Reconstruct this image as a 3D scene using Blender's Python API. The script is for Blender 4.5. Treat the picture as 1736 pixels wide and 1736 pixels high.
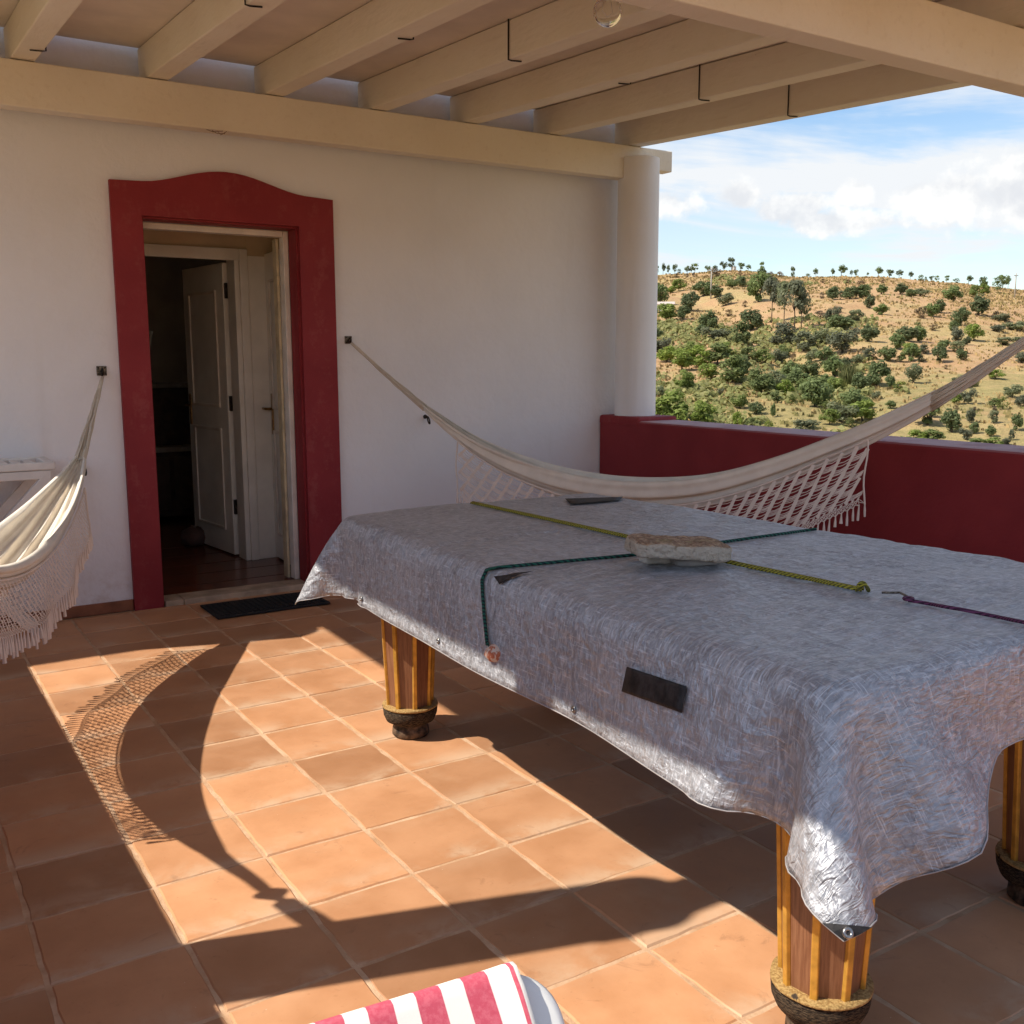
import bpy, bmesh, math, random
import numpy as np
from mathutils import Vector, Matrix, noise as mnoise
from mathutils.bvhtree import BVHTree

for o in list(bpy.data.objects): bpy.data.objects.remove(o)
scn = bpy.context.scene
R = math.radians
random.seed(7)
rng = np.random.default_rng(11)

# ------------------------------------------------------------------ camera
FPX, CXY = 1713.4, 868.0
PITCH, YAW, ROLL, H = R(8.718), R(32.6135), R(-.135), 1.3687
fw = Vector((math.sin(YAW)*math.cos(PITCH), math.cos(YAW)*math.cos(PITCH), -math.sin(PITCH)))
r0 = Vector((math.cos(YAW), -math.sin(YAW), 0)); u0 = r0.cross(fw)
rt = r0*math.cos(ROLL)+u0*math.sin(ROLL); up = -r0*math.sin(ROLL)+u0*math.cos(ROLL)
EYE = Vector((0, 0, H))
cd = bpy.data.cameras.new('camera'); cam = bpy.data.objects.new('camera', cd)
scn.collection.objects.link(cam); scn.camera = cam
cd.sensor_width = 36; cd.lens = FPX/1736*36; cd.clip_start = .02; cd.clip_end = 5000
m = Matrix((rt, up, -fw)).transposed().to_4x4(); m.translation = EYE; cam.matrix_world = m

# ------------------------------------------------------------------ world, sun, exposure
SUN_EL, SHADOW_AZ = R(50), R(-17.0)
sdir = Vector((math.cos(SHADOW_AZ)*math.cos(SUN_EL), math.sin(SHADOW_AZ)*math.cos(SUN_EL), -math.sin(SUN_EL)))
sl = bpy.data.lights.new('sun', 'SUN'); sun = bpy.data.objects.new('sun', sl); scn.collection.objects.link(sun)
sl.energy = 3.05; sl.angle = R(.53); sl.color = (1, .93, .82)
sun.rotation_euler = sdir.to_track_quat('-Z', 'Y').to_euler(); sun.location = (-8, 5, 9)
world = bpy.data.worlds.new('World'); scn.world = world; world.use_nodes = True
scn.view_settings.view_transform = 'Standard'; scn.view_settings.look = 'None'
scn.view_settings.exposure = 1.08; scn.view_settings.gamma = 1; scn.view_settings.use_curve_mapping = False
SKY_STRENGTH = .15

def build_world():
    nt = world.node_tree; N = nt.nodes; L = nt.links; N.clear()
    out = N.new('ShaderNodeOutputWorld'); bg = N.new('ShaderNodeBackground'); bg.inputs[1].default_value = SKY_STRENGTH
    sky = N.new('ShaderNodeTexSky'); sky.sky_type = 'NISHITA'; sky.sun_disc = False
    sky.sun_elevation = SUN_EL; sky.sun_rotation = math.atan2(-sdir.x, -sdir.y); sky.altitude = 200; sky.dust_density = .6; sky.air_density = 1.0
    tc = N.new('ShaderNodeTexCoord'); sp = N.new('ShaderNodeSeparateXYZ'); L.new(tc.outputs['Generated'], sp.inputs[0])
    def M(op, a, b=None, c=None, clamp=False):
        n = N.new('ShaderNodeMath'); n.operation = op; n.use_clamp = clamp
        for i, v in enumerate((a, b, c)):
            if v is None: continue
            if isinstance(v, (int, float)): n.inputs[i].default_value = v
            else: L.new(v, n.inputs[i])
        return n.outputs[0]
    x, y, z = sp.outputs
    az = M('ARCTAN2', x, y); el = M('ARCSINE', z)
    def comb(a, b, c=0.):
        n = N.new('ShaderNodeCombineXYZ')
        for i, v in enumerate((a, b, c)):
            if isinstance(v, (int, float)): n.inputs[i].default_value = v
            else: L.new(v, n.inputs[i])
        return n.outputs[0]
    def noise(vec, scale, det=6, rough=.55, dist=0.):
        n = N.new('ShaderNodeTexNoise'); n.inputs['Scale'].default_value = scale; n.inputs['Detail'].default_value = det
        n.inputs['Roughness'].default_value = rough; n.inputs['Distortion'].default_value = dist; L.new(vec, n.inputs['Vector']); return n.outputs[0]
    def sstep(v, a, b):
        n = N.new('ShaderNodeMapRange'); n.interpolation_type = 'SMOOTHSTEP'; n.inputs[1].default_value = a; n.inputs[2].default_value = b
        L.new(v, n.inputs[0]); return n.outputs[0]
    ae = comb(az, el)
    # streaky high cloud: long across, thin in height; heaped clouds standing low over the ridge
    st2 = noise(comb(M('MULTIPLY', az, 2.6), M('MULTIPLY', M('ADD', el, M('MULTIPLY', az, .10)), 15)), 1.25, 6, .60, .5)
    wisp = noise(ae, 5.5, 4, .6)
    bank = M('MULTIPLY', sstep(el, .065, .105), sstep(el, .235, .135))
    sky_n = M('ADD', M('MULTIPLY', st2, .62), M('MULTIPLY', wisp, .38))
    veil = M('ADD', M('MULTIPLY', sstep(sky_n, .43, .62), .74), M('MULTIPLY', bank, M('ADD', .35, M('MULTIPLY', .5, sstep(st2, .35, .55)))), clamp=True)
    puff = noise(ae, 17, 7, .6); puffs = noise(comb(M('ADD', az, .006), M('ADD', el, .02)), 17, 4, .5)
    def dirpx(u, v):
        d = (fw*FPX + rt*(u-CXY) + up*(CXY-v)).normalized()
        return math.atan2(d.x, d.y), math.asin(d.z)
    pf = M('MULTIPLY', M('SUBTRACT', puff, .5), 2.9)
    cum = None
    for (u, v, hw, hh) in [(1600, 335, 150, 70), (1760, 320, 170, 95), (1252, 336, 46, 36), (1120, 350, 90, 52), (1330, 358, 90, 34), (1458, 322, 44, 38), (1450, 375, 160, 30)]:
        a, e = dirpx(u, v); a2, _ = dirpx(u+hw, v); _, e2 = dirpx(u, v-hh)
        vm = N.new('ShaderNodeVectorMath'); vm.operation = 'MULTIPLY_ADD'; L.new(ae, vm.inputs[0]); wa, we = abs(a2-a), abs(e2-e)
        vm.inputs[1].default_value = (1/wa, 1/we, 0); vm.inputs[2].default_value = (-a/wa, -e/we, 0)
        ln = N.new('ShaderNodeVectorMath'); ln.operation = 'LENGTH'; L.new(vm.outputs[0], ln.inputs[0])
        b = M('SUBTRACT', 1., ln.outputs['Value']); cum = b if cum is None else M('MAXIMUM', cum, b)
    cumd = M('ADD', cum, pf); cum = sstep(cumd, .10, .55)
    # colours
    def mix(f, a, b):
        n = N.new('ShaderNodeMix'); n.data_type = 'RGBA'
        for sock, v in ((n.inputs[0], f), (n.inputs[6], a), (n.inputs[7], b)):
            if isinstance(v, (int, float)): sock.default_value = v
            elif isinstance(v, tuple): sock.default_value = v
            else: L.new(v, sock)
        return n.outputs[2]
    hsv = N.new('ShaderNodeHueSaturation'); hsv.inputs[1].default_value = 1.15; hsv.inputs[2].default_value = .58; L.new(sky.outputs[0], hsv.inputs['Color'])
    c = mix(veil, hsv.outputs[0], (2.85, 2.95, 3.06, 1))
    cc = mix(sstep(M('SUBTRACT', puff, puffs), -.16, .10), (2.55, 2.62, 2.75, 1), (3.35, 3.35, 3.3, 1))
    c = mix(M('MULTIPLY', cum, .93), c, cc)
    L.new(c, bg.inputs[0]); L.new(bg.outputs[0], out.inputs[0])
build_world()
world.cycles.sampling_method = 'MANUAL'; world.cycles.sample_map_resolution = 512

# ------------------------------------------------------------------ helpers
def ray(u, v): return (fw*FPX + rt*(u-CXY) + up*(CXY-v))
def onz(u, v, z): d = ray(u, v); return EYE + d*((z-H)/d.z)
def onx(u, v, x): d = ray(u, v); return EYE + d*(x/d.x)
def ony(u, v, y): d = ray(u, v); return EYE + d*(y/d.y)
COL = scn.collection

def thing(name, loc, label=None, cat=None, group=None, kind=None):
    o = bpy.data.objects.new(name, None); COL.objects.link(o); o.location = loc; o.empty_display_size = .1
    tag(o, label, cat, group, kind); return o
def tag(o, label=None, cat=None, group=None, kind=None):
    if label: o['label'] = label
    if cat: o['category'] = cat
    if group: o['group'] = group
    if kind: o['kind'] = kind
    return o
def wpos(o):
    p = Vector((0, 0, 0))
    while o: p += o.location; o = o.parent
    return p

class MB:
    def __init__(s): s.v = []; s.f = []
    def add(s, vs, fs):
        n = len(s.v); s.v += [tuple(p) for p in vs]; s.f += [tuple(i+n for i in f) for f in fs]; return s
    def box(s, a, b, mat=None):
        x0, y0, z0 = a; x1, y1, z1 = b
        vs = [Vector(p) for p in ((x0,y0,z0),(x1,y0,z0),(x1,y1,z0),(x0,y1,z0),(x0,y0,z1),(x1,y0,z1),(x1,y1,z1),(x0,y1,z1))]
        if mat: vs = [mat @ p for p in vs]
        return s.add(vs, [(0,3,2,1),(4,5,6,7),(0,1,5,4),(1,2,6,5),(2,3,7,6),(3,0,4,7)])
    def hexa(s, vs): return s.add(vs, [(0,3,2,1),(4,5,6,7),(0,1,5,4),(1,2,6,5),(2,3,7,6),(3,0,4,7)])
    def prism(s, prof, a, b):   # prof: list of 3D points (one end), extruded by vector b-a
        n = len(prof); d = Vector(b)-Vector(a)
        vs = [Vector(p) for p in prof] + [Vector(p)+d for p in prof]
        return s.add(vs, [tuple(range(n))[::-1], tuple(range(n, 2*n))] + [(i, (i+1) % n, n+(i+1) % n, n+i) for i in range(n)])
    def tube(s, pts, r, n=8, cap=True):
        pts = [Vector(p) for p in pts]; rs = r if isinstance(r, (list, tuple)) else [r]*len(pts)
        t0 = (pts[1]-pts[0]).normalized(); ref = Vector((0, 0, 1)) if abs(t0.z) < .9 else Vector((1, 0, 0))
        nrm = t0.cross(ref).normalized(); vs = []
        for i, p in enumerate(pts):
            t = (pts[min(i+1, len(pts)-1)]-pts[max(i-1, 0)]).normalized()
            nrm = (nrm - t*nrm.dot(t)).normalized(); bi = t.cross(nrm)
            for k in range(n):
                a = 2*math.pi*k/n; vs.append(p + (nrm*math.cos(a)+bi*math.sin(a))*rs[i])
        fs = [(i*n+k, i*n+(k+1) % n, (i+1)*n+(k+1) % n, (i+1)*n+k) for i in range(len(pts)-1) for k in range(n)]
        if cap: fs += [tuple(range(n))[::-1], tuple(range((len(pts)-1)*n, len(pts)*n))]
        return s.add(vs, fs)
    def lathe(s, prof, c, n=24, jit=None):
        vs = []; c = Vector(c)
        for j, (r, z) in enumerate(prof):
            for k in range(n):
                a = 2*math.pi*k/n; rr = r*(1+(jit(a, z) if jit else 0)); vs.append(c+Vector((rr*math.cos(a), rr*math.sin(a), z)))
        m = len(prof)
        fs = [(j*n+k, j*n+(k+1) % n, (j+1)*n+(k+1) % n, (j+1)*n+k) for j in range(m-1) for k in range(n)]
        fs += [tuple(range(n))[::-1], tuple(range((m-1)*n, m*n))]
        return s.add(vs, fs)
    def mesh(s, name):
        me = bpy.data.meshes.new(name); me.from_pydata(s.v, [], s.f); me.update(); return me
    def build(s, name, mat, parent=None, smooth=False, bevel=0, seg=2):
        o = bpy.data.objects.new(name, s.mesh(name)); COL.objects.link(o)
        return fin(o, mat, parent, smooth, bevel, seg)
def fin(o, mat, parent=None, smooth=False, bevel=0, seg=2):
    if mat: o.data.materials.append(mat)
    if parent: o.location = -wpos(parent); o.parent = parent
    if smooth:
        o.data.polygons.foreach_set('use_smooth', [True]*len(o.data.polygons))
    if bevel:
        b = o.modifiers.new('bevel', 'BEVEL'); b.width = bevel; b.segments = seg; b.limit_method = 'ANGLE'; b.angle_limit = R(40); b.harden_normals = False
    return o
def smooth_angle(o, ang=35):
    me = o.data; me.polygons.foreach_set('use_smooth', [True]*len(me.polygons))
    bm = bmesh.new(); bm.from_mesh(me)
    for e in bm.edges:
        if len(e.link_faces) == 2 and e.calc_face_angle() > R(ang): e.smooth = False
    bm.to_mesh(me); bm.free(); return o

# ------------------------------------------------------------------ materials
class Mat:
    def __init__(s, name, rough=.7, metal=0., spec=.5):
        s.m = bpy.data.materials.new(name); s.m.use_nodes = True; s.nt = s.m.node_tree; s.N = s.nt.nodes; s.L = s.nt.links
        s.b = s.N['Principled BSDF']; s.b.inputs['Roughness'].default_value = rough; s.b.inputs['Metallic'].default_value = metal
        s.b.inputs['Specular IOR Level'].default_value = spec; s._tc = None
    def tc(s, w='Object'):
        if not s._tc: s._tc = s.N.new('ShaderNodeTexCoord')
        return s._tc.outputs[w]
    def map(s, vec, sc=(1, 1, 1), loc=(0, 0, 0), rot=(0, 0, 0)):
        n = s.N.new('ShaderNodeMapping'); n.inputs['Scale'].default_value = sc; n.inputs['Location'].default_value = loc; n.inputs['Rotation'].default_value = rot
        s.L.new(vec, n.inputs[0]); return n.outputs[0]
    def noise(s, vec, sc, det=4, rough=.55, dist=0., out=0):
        n = s.N.new('ShaderNodeTexNoise'); n.inputs['Scale'].default_value = sc; n.inputs['Detail'].default_value = det
        n.inputs['Roughness'].default_value = rough; n.inputs['Distortion'].default_value = dist; s.L.new(vec, n.inputs['Vector']); return n.outputs[out]
    def vor(s, vec, sc, feat='F1', out=0):
        n = s.N.new('ShaderNodeTexVoronoi'); n.feature = feat; n.inputs['Scale'].default_value = sc; s.L.new(vec, n.inputs['Vector']); return n.outputs[out]
    def ss(s, v, a, b, lo=0., hi=1.):
        n = s.N.new('ShaderNodeMapRange'); n.interpolation_type = 'SMOOTHSTEP'
        for i, q in ((1, a), (2, b), (3, lo), (4, hi)): n.inputs[i].default_value = q
        s.L.new(v, n.inputs[0]); return n.outputs[0]
    def math(s, op, a, b=None, clamp=False):
        n = s.N.new('ShaderNodeMath'); n.operation = op; n.use_clamp = clamp
        for i, v in enumerate((a, b)):
            if v is None: continue
            if isinstance(v, (int, float)): n.inputs[i].default_value = v
            else: s.L.new(v, n.inputs[i])
        return n.outputs[0]
    def mix(s, f, a, b, mode='MIX'):
        n = s.N.new('ShaderNodeMix'); n.data_type = 'RGBA'; n.blend_type = mode
        for sock, v in ((n.inputs[0], f), (n.inputs[6], a), (n.inputs[7], b)):
            if isinstance(v, (int, float)): sock.default_value = v
            elif isinstance(v, tuple): sock.default_value = (*v, 1) if len(v) == 3 else v
            else: s.L.new(v, sock)
        return n.outputs[2]
    def rand(s):
        n = s.N.new('ShaderNodeObjectInfo'); return n.outputs['Random']
    def objcol(s):
        n = s.N.new('ShaderNodeObjectInfo'); return n.outputs['Color']
    def color(s, c):
        if isinstance(c, tuple): s.b.inputs['Base Color'].default_value = (*c, 1)
        else: s.L.new(c, s.b.inputs['Base Color'])
        return s
    def rough(s, r): s.L.new(r, s.b.inputs['Roughness']); return s
    def bump(s, h, st=.3, d=.01):
        n = s.N.new('ShaderNodeBump'); n.inputs['Strength'].default_value = st; n.inputs['Distance'].default_value = d
        s.L.new(h, n.inputs['Height']); s.L.new(n.outputs[0], s.b.inputs['Normal']); return s
    def hsv(s, col, h=.5, sat=1., v=1.):
        n = s.N.new('ShaderNodeHueSaturation'); s.L.new(col, n.inputs['Color'])
        for i, q in ((0, h), (1, sat), (2, v)):
            if isinstance(q, (int, float)): n.inputs[i].default_value = q
            else: s.L.new(q, n.inputs[i])
        return n.outputs[0]

def simple(name, c, rough=.7, metal=0., var=.12, sc=14, bst=.15, bd=.004, bsc=80, spec=.4):
    q = Mat(name, rough, metal, spec); t = q.tc()
    n = q.noise(t, sc, 5); d = tuple(x*(1-var*2) for x in c); l = tuple(min(1, x*(1+var)) for x in c)
    q.color(q.mix(q.ss(n, .3, .7), d, l)); q.bump(q.noise(t, bsc, 4), bst, bd); return q.m

def mat_plaster(name, c, dirt, bst=.35):
    q = Mat(name, .85, 0, .25); t = q.tc()
    big = q.noise(t, 1.1, 5); fine = q.noise(t, 46, 6, .6)
    col = q.mix(q.ss(big, .35, .75), c, tuple(x*.93 for x in c))
    sp = q.ss(q.vor(t, 19), .035, .02); sp = q.math('MULTIPLY', sp, q.ss(q.noise(t, 2.3, 3), .60, .68))
    col = q.mix(q.math('MULTIPLY', sp, .8), col, dirt)
    st = q.noise(q.map(t, (5, 5, .35)), 1.2, 4); col = q.mix(q.ss(st, .56, .8, 0, .22), col, dirt)
    sz = q.N.new('ShaderNodeSeparateXYZ'); q.L.new(t, sz.inputs[0])
    sp2 = q.math('MULTIPLY', q.ss(sz.outputs[2], .34, .02), q.ss(q.noise(t, 13, 6, .7), .40, .66, 0, .42)); col = q.mix(sp2, col, (.50, .34, .24))
    q.color(col); h = q.math('ADD', q.math('MULTIPLY', fine, .5), q.math('MULTIPLY', q.noise(t, 9, 4), 1.6)); q.bump(h, bst, .009); return q.m
M_WALL = mat_plaster('white_plaster', (.87, .855, .86), (.55, .46, .38), .6)
M_COLUMN = mat_plaster('white_column_paint', (.88, .88, .90), (.55, .5, .45), .2)
def mat_red():
    q = Mat('oxblood_paint', .62, 0, .35); t = q.tc()
    n = q.noise(t, 3.0, 5); col = q.mix(q.ss(n, .3, .75), (.235, .018, .024), (.29, .028, .033))
    col = q.mix(q.ss(q.math('ADD', q.math('MULTIPLY', q.noise(t, 30, 5, .7), .5), q.math('MULTIPLY', q.noise(q.map(t, (3, 3, 1)), 4, 5), .5)), .50, .68, 0, .40), col, (.36, .085, .075))
    q.color(col); q.bump(q.math('ADD', q.noise(t, 60, 5), q.noise(t, 8, 3)), .25, .005); return q.m
M_RED = mat_red()
def mat_parapet():   # red faces, faded chalky pink on the weathered top
    q = Mat('parapet_paint', .66, 0, .4); t = q.tc()
    n = q.noise(t, 3.0, 5); col = q.mix(q.ss(n, .3, .75), (.23, .018, .024), (.28, .026, .032))
    g = q.N.new('ShaderNodeNewGeometry'); sp = q.N.new('ShaderNodeSeparateXYZ'); q.L.new(g.outputs['True Normal'], sp.inputs[0])
    topm = q.ss(sp.outputs[2], .6, .9); w = q.ss(q.noise(t, 5, 6, .65), .25, .6, .45, .95)
    col = q.mix(q.math('MULTIPLY', topm, w), col, (.52, .33, .33))
    q.color(col); q.bump(q.noise(t, 60, 5), .25, .004); return q.m
M_PARAPET = mat_parapet()
def mat_timber():
    q = Mat('cream_painted_timber', .6, 0, .35); t = q.tc()
    gr = q.noise(q.map(t, (9, 1.2, 9)), 3.5, 6, .6); big = q.noise(t, 2.2, 4)
    col = q.mix(q.ss(big, .3, .7), (.85, .77, .64), (.81, .72, .58))
    col = q.mix(q.ss(gr, .54, .72, 0, .16), col, (.55, .43, .30))
    sp = q.ss(q.vor(t, 13), .03, .015); col = q.mix(q.math('MULTIPLY', sp, q.ss(q.noise(t, 3, 2), .55, .6)), col, (.16, .11, .07))
    q.color(col); q.bump(q.math('ADD', gr, q.noise(t, 25, 3)), .6, .006); return q.m
M_TIMBER = mat_timber()
M_PANEL = simple('ceiling_panel_paint', (.80, .70, .58), .75, var=.06, sc=2.5, bsc=40)
def mat_tile():
    q = Mat('terracotta_tile', .62, 0, .35); t = q.tc(); rnd = q.rand()
    off = q.N.new('ShaderNodeVectorMath'); off.operation = 'ADD'
    cb = q.N.new('ShaderNodeCombineXYZ'); q.L.new(q.math('MULTIPLY', rnd, 37.), cb.inputs[0]); q.L.new(q.math('MULTIPLY', rnd, 91.), cb.inputs[1])
    q.L.new(t, off.inputs[0]); q.L.new(cb.outputs[0], off.inputs[1]); p = off.outputs[0]
    n = q.noise(p, 5, 6, .6); f = q.noise(p, 60, 4)
    col = q.mix(q.ss(n, .25, .75), (.45, .215, .100), (.55, .28, .140))
    col = q.hsv(col, .5, 1., q.math('ADD', .76, q.math('MULTIPLY', rnd, .40)))
    col = q.mix(q.ss(f, .62, .78, 0, .35), col, (.30, .115, .05))
    # pale lime bloom: irregular, stronger near one border of some tiles
    sx = q.N.new('ShaderNodeSeparateXYZ'); q.L.new(t, sx.inputs[0])
    border = q.ss(q.math('ABSOLUTE', sx.outputs[1]), .06, .155); side = q.ss(q.math('MULTIPLY', sx.outputs[1], -1.), .02, .15)
    bl = q.noise(p, 4.2, 6, .62, .4)
    k = q.math('MULTIPLY', q.math('ADD', q.math('MULTIPLY', side, .8), q.math('MULTIPLY', border, .25)), q.ss(bl, .42, .60))
    col = q.mix(q.math('MULTIPLY', k, .55, True), col, (.60, .44, .30))
    col = q.mix(q.ss(q.noise(p, 2.3, 5, .6), .58, .75, 0, .40), col, (.55, .36, .22))
    sp = q.ss(q.vor(p, 21), .028, .016); col = q.mix(q.math('MULTIPLY', sp, .7), col, (.75, .66, .55)); col = q.mix(q.ss(q.noise(p, 11, 6, .7, 1.), .60, .72, 0, .32), col, (.22, .10, .05))
    q.color(col); q.rough(q.ss(n, .2, .8, .5, .75)); q.bump(q.math('ADD', q.math('MULTIPLY', f, .35), n), .25, .004); return q.m
M_TILE = mat_tile()
def mat_grout():
    q = Mat('lime_grout', .9, 0, .2); t = q.tc(); n = q.noise(t, 9, 5, .65)
    col = q.mix(q.ss(n, .3, .7), (.46, .27, .15), (.62, .42, .27)); q.color(col); q.bump(q.noise(t, 130, 4), .6, .004); return q.m
M_GROUT = mat_grout()
M_SKIRT = simple('terracotta_skirting', (.30, .115, .055), .55, var=.2, sc=6)
M_DOOR = simple('white_door_paint', (.88, .83, .74), .45, var=.05, sc=4, bst=.08)
M_FRAME = simple('white_frame_paint', (.80, .72, .62), .5, var=.08, sc=7, bst=.1)
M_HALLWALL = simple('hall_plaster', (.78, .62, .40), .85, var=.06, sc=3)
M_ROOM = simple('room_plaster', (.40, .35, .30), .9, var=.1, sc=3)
M_THRESH = simple('stone_threshold', (.50, .37, .25), .6, var=.15, sc=9)
def mat_hallfloor():
    q = Mat('hall_floor_tile', .22, 0, .5); t = q.tc(); n = q.noise(t, 5, 5)
    q.color(q.mix(q.ss(n, .3, .7), (.13, .035, .018), (.20, .058, .028))); q.bump(q.noise(t, 14, 3), .08, .004); return q.m
M_HALLFLOOR = mat_hallfloor()
M_BRASS = simple('aged_brass', (.33, .20, .08), .38, .9, var=.25, sc=60)
M_DARKMETAL = simple('dark_iron', (.045, .035, .028), .5, .7, var=.3, sc=50)
M_GALV = simple('weathered_steel_plate', (.20, .17, .13), .5, .8, var=.4, sc=120)
M_MAT = simple('black_rubber_mat', (.018, .019, .02), .8, var=.3, sc=200, bst=.8, bsc=300)
M_WHITEPLASTIC = simple('white_resin', (.80, .79, .74), .35, var=.03, sc=5, bst=.03)
M_WHITEWOOD = simple('white_painted_wood', (.78, .74, .69), .5, var=.05, sc=9)

# ------------------------------------------------------------------ terrain
XW0, XW1, YW = -5.2, 4.62, 5.68
ridge_px = [(900, 470), (1000, 470), (1110, 466), (1180, 462), (1240, 458), (1290, 461), (1345, 470), (1420, 469), (1500, 469), (1560, 475), (1620, 479), (1680, 486), (1736, 492), (1850, 500), (2000, 480)]
rp = []
for (u, v) in ridge_px:
    d = ray(u, v); rp.append((math.atan2(d.x, d.y), d.z/math.hypot(d.x, d.y)))
RA = np.array([a for a, _ in rp]); RT = np.array([b for _, b in rp])
def ridge_tan(az):
    if RA[0] <= az <= RA[-1]: return float(np.interp(az, RA, RT))
    k = (az-RA[-1]) % (2*math.pi); span = 2*math.pi-(RA[-1]-RA[0]); t = k/span
    return RT[-1]*(1-t)+RT[0]*t + .012*math.sin(t*math.pi)*math.sin(t*21)
DR, DB = 300., 85.
def terr(x, y):
    d = math.hypot(x, y); az = math.atan2(x, y); zr = H + DR*ridge_tan(az); zb = -6.4
    if d < 14: return -3.3
    if d < DB:
        t = (d-14)/(DB-14); t = t*t*(3-2*t); z = -3.3*(1-t) + zb*t
    elif d <= DR:
        t = (d-DB)/(DR-DB); z = zb + (zr-zb)*(t*.86+.14*t*t*(3-2*t))
        env = math.sin(math.pi*min(1, t*1.02))
        q = mnoise.noise((x*.018, y*.018, 3.1)); q2 = mnoise.noise((x*.05, y*.05, 8.3))
        z += env*(2.6*q + .9*q2) - env*1.8*max(0, 1-abs((az-.83+.0012*(d-150))/.05))
    else:
        t = (d-DR); z = zr - .0011*t*t if t < 110 else zr - 13.3 - (t-110)*.24
        z += .6*mnoise.noise((x*.03, y*.03, 1.0)) * min(1, t/20)
    z += .22*mnoise.noise((x*.19, y*.19, 5.0)) * min(1, max(0, (d-20)/40))
    return max(z, -60)
def mat_hill():
    q = Mat('dry_hillside', .95, 0, .1); t = q.tc()
    a = q.noise(t, .022, 7, .62, .5); b = q.noise(t, .11, 7, .7); c = q.noise(t, .75, 6, .75); e = q.noise(q.map(t, (1, 1, 6)), .25, 5, .6)
    soil = q.mix(q.ss(b, .3, .7), (.42, .255, .13), (.48, .315, .17))
    grass = q.mix(q.ss(c, .3, .7), (.45, .325, .155), (.37, .28, .12))
    col = q.mix(q.ss(q.math('ADD', q.math('MULTIPLY', a, .55), q.math('MULTIPLY', b, .5)), .47, .60), soil, grass)
    green = q.mix(q.ss(c, .35, .65), (.23, .20, .08), (.34, .27, .115))
    sp = q.N.new('ShaderNodeSeparateXYZ'); q.L.new(t, sp.inputs[0])
    low = q.ss(sp.outputs[2], 9., -7.)
    g = q.ss(q.math('ADD', q.math('MULTIPLY', low, .22), q.math('ADD', q.math('MULTIPLY', e, .4), q.math('MULTIPLY', a, .45))), .52, .66)
    col = q.mix(q.math('MULTIPLY', g, .85), col, green)
    col = q.mix(q.ss(c, .60, .74, 0, .65), col, (.16, .11, .06)); col = q.mix(q.ss(q.noise(t, .3, 6, .7), .60, .72, 0, .55), col, (.17, .13, .065))
    q.color(col); q.bump(q.math('ADD', b, q.math('MULTIPLY', c, .35)), .9, 1.2); return q.m
def build_terrain():
    azs = list(np.arange(R(34), R(68), R(.13))) ; a = R(68)
    while a < R(34)+2*math.pi-.03: azs.append(a); a += R(2.5)
    ds = [14, 20, 28, 38, 50, 62, 74] + list(np.arange(84, 312, 1.9)) + [316, 322, 330, 342, 360, 385, 420, 480, 580, 800, 1400, 3000]
    vs = [(0, 0, -3.3)]; na = len(azs)
    for d in ds:
        for a in azs:
            x, y = d*math.sin(a), d*math.cos(a); vs.append((x, y, terr(x, y)))
    fs = [(0, 1+(i+1) % na, 1+i) for i in range(na)]
    for j in range(len(ds)-1):
        for i in range(na):
            p = 1+j*na; q_ = p+na; k = (i+1) % na; fs.append((p+i, p+k, q_+k, q_+i))
    mb = MB(); mb.v = vs; mb.f = [f[::-1] for f in fs]
    o = mb.build('hillside', mat_hill(), smooth=True)
    tag(o, kind='structure'); return o
hill = build_terrain()

# ------------------------------------------------------------------ terrace floor and tiles
PX0, PX1 = -.215, 4.36           # inner faces of the parapets
fl = MB().box((PX0-.36, -5.4, -.25), (PX1+.36, YW, -.0026)).build('terrace_floor', M_GROUT); tag(fl, kind='structure')
TX, TY, TSX, TSY = .8387, 4.0994, .30, .3038
def tile_mesh(w, h, seed):
    rs = random.Random(seed); mb = MB(); n = 6; J = .0022; b = .004
    ring = []
    for (ax, ay, bx, by) in ((-1,-1,1,-1), (1,-1,1,1), (1,1,-1,1), (-1,1,-1,-1)):
        for k in range(n):
            t = k/n; ring.append((ax+(bx-ax)*t, ay+(by-ay)*t))
    def jit(): return (rs.uniform(-J, J), rs.uniform(-J, J))
    js = [jit() for _ in ring]; N = len(ring)
    vs = []
    for (ins, z) in ((0, -.014), (0, -.004), (b, 0)):
        for (p, q), (jx, jy) in zip(ring, js): vs.append((p*(w/2-ins)+jx, q*(h/2-ins)+jy, z))
    fs = [(l*N+i, l*N+(i+1) % N, (l+1)*N+(i+1) % N, (l+1)*N+i) for l in (0, 1) for i in range(N)] + [tuple(range(2*N, 3*N))]
    mb.v = vs; mb.f = fs; me = mb.mesh('tile'); me.materials.append(M_TILE); return me
G = .0095
full = [tile_mesh(TSX-G, TSY-G, s) for s in range(6)]
far = MB()
i0, i1 = math.floor((PX0-TX)/TSX), math.ceil((PX1-TX)/TSX)
j0, j1 = math.floor((TY-5.67)/TSY), math.ceil((TY-.95)/TSY)
for i in range(i0, i1):
    for j in range(j0, j1):
        xa, xb = max(TX+i*TSX, PX0), min(TX+(i+1)*TSX, PX1); yb, ya = min(TY-j*TSY, 5.655), TY-(j+1)*TSY
        if xb-xa < .03 or yb-ya < .03: continue
        w, h = xb-xa-G, yb-ya-G
        me = random.choice(full) if (w > TSX-G-.001 and h > TSY-G-.001) else tile_mesh(w, h, i*31+j)
        o = bpy.data.objects.new('tile', me); COL.objects.link(o); o.parent = fl
        o.location = ((xa+xb)/2, (ya+yb)/2, random.uniform(-.0016, .0014))
        o.rotation_euler = (random.uniform(-.004, .004), random.uniform(-.004, .004), random.uniform(-.005, .005))
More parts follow.
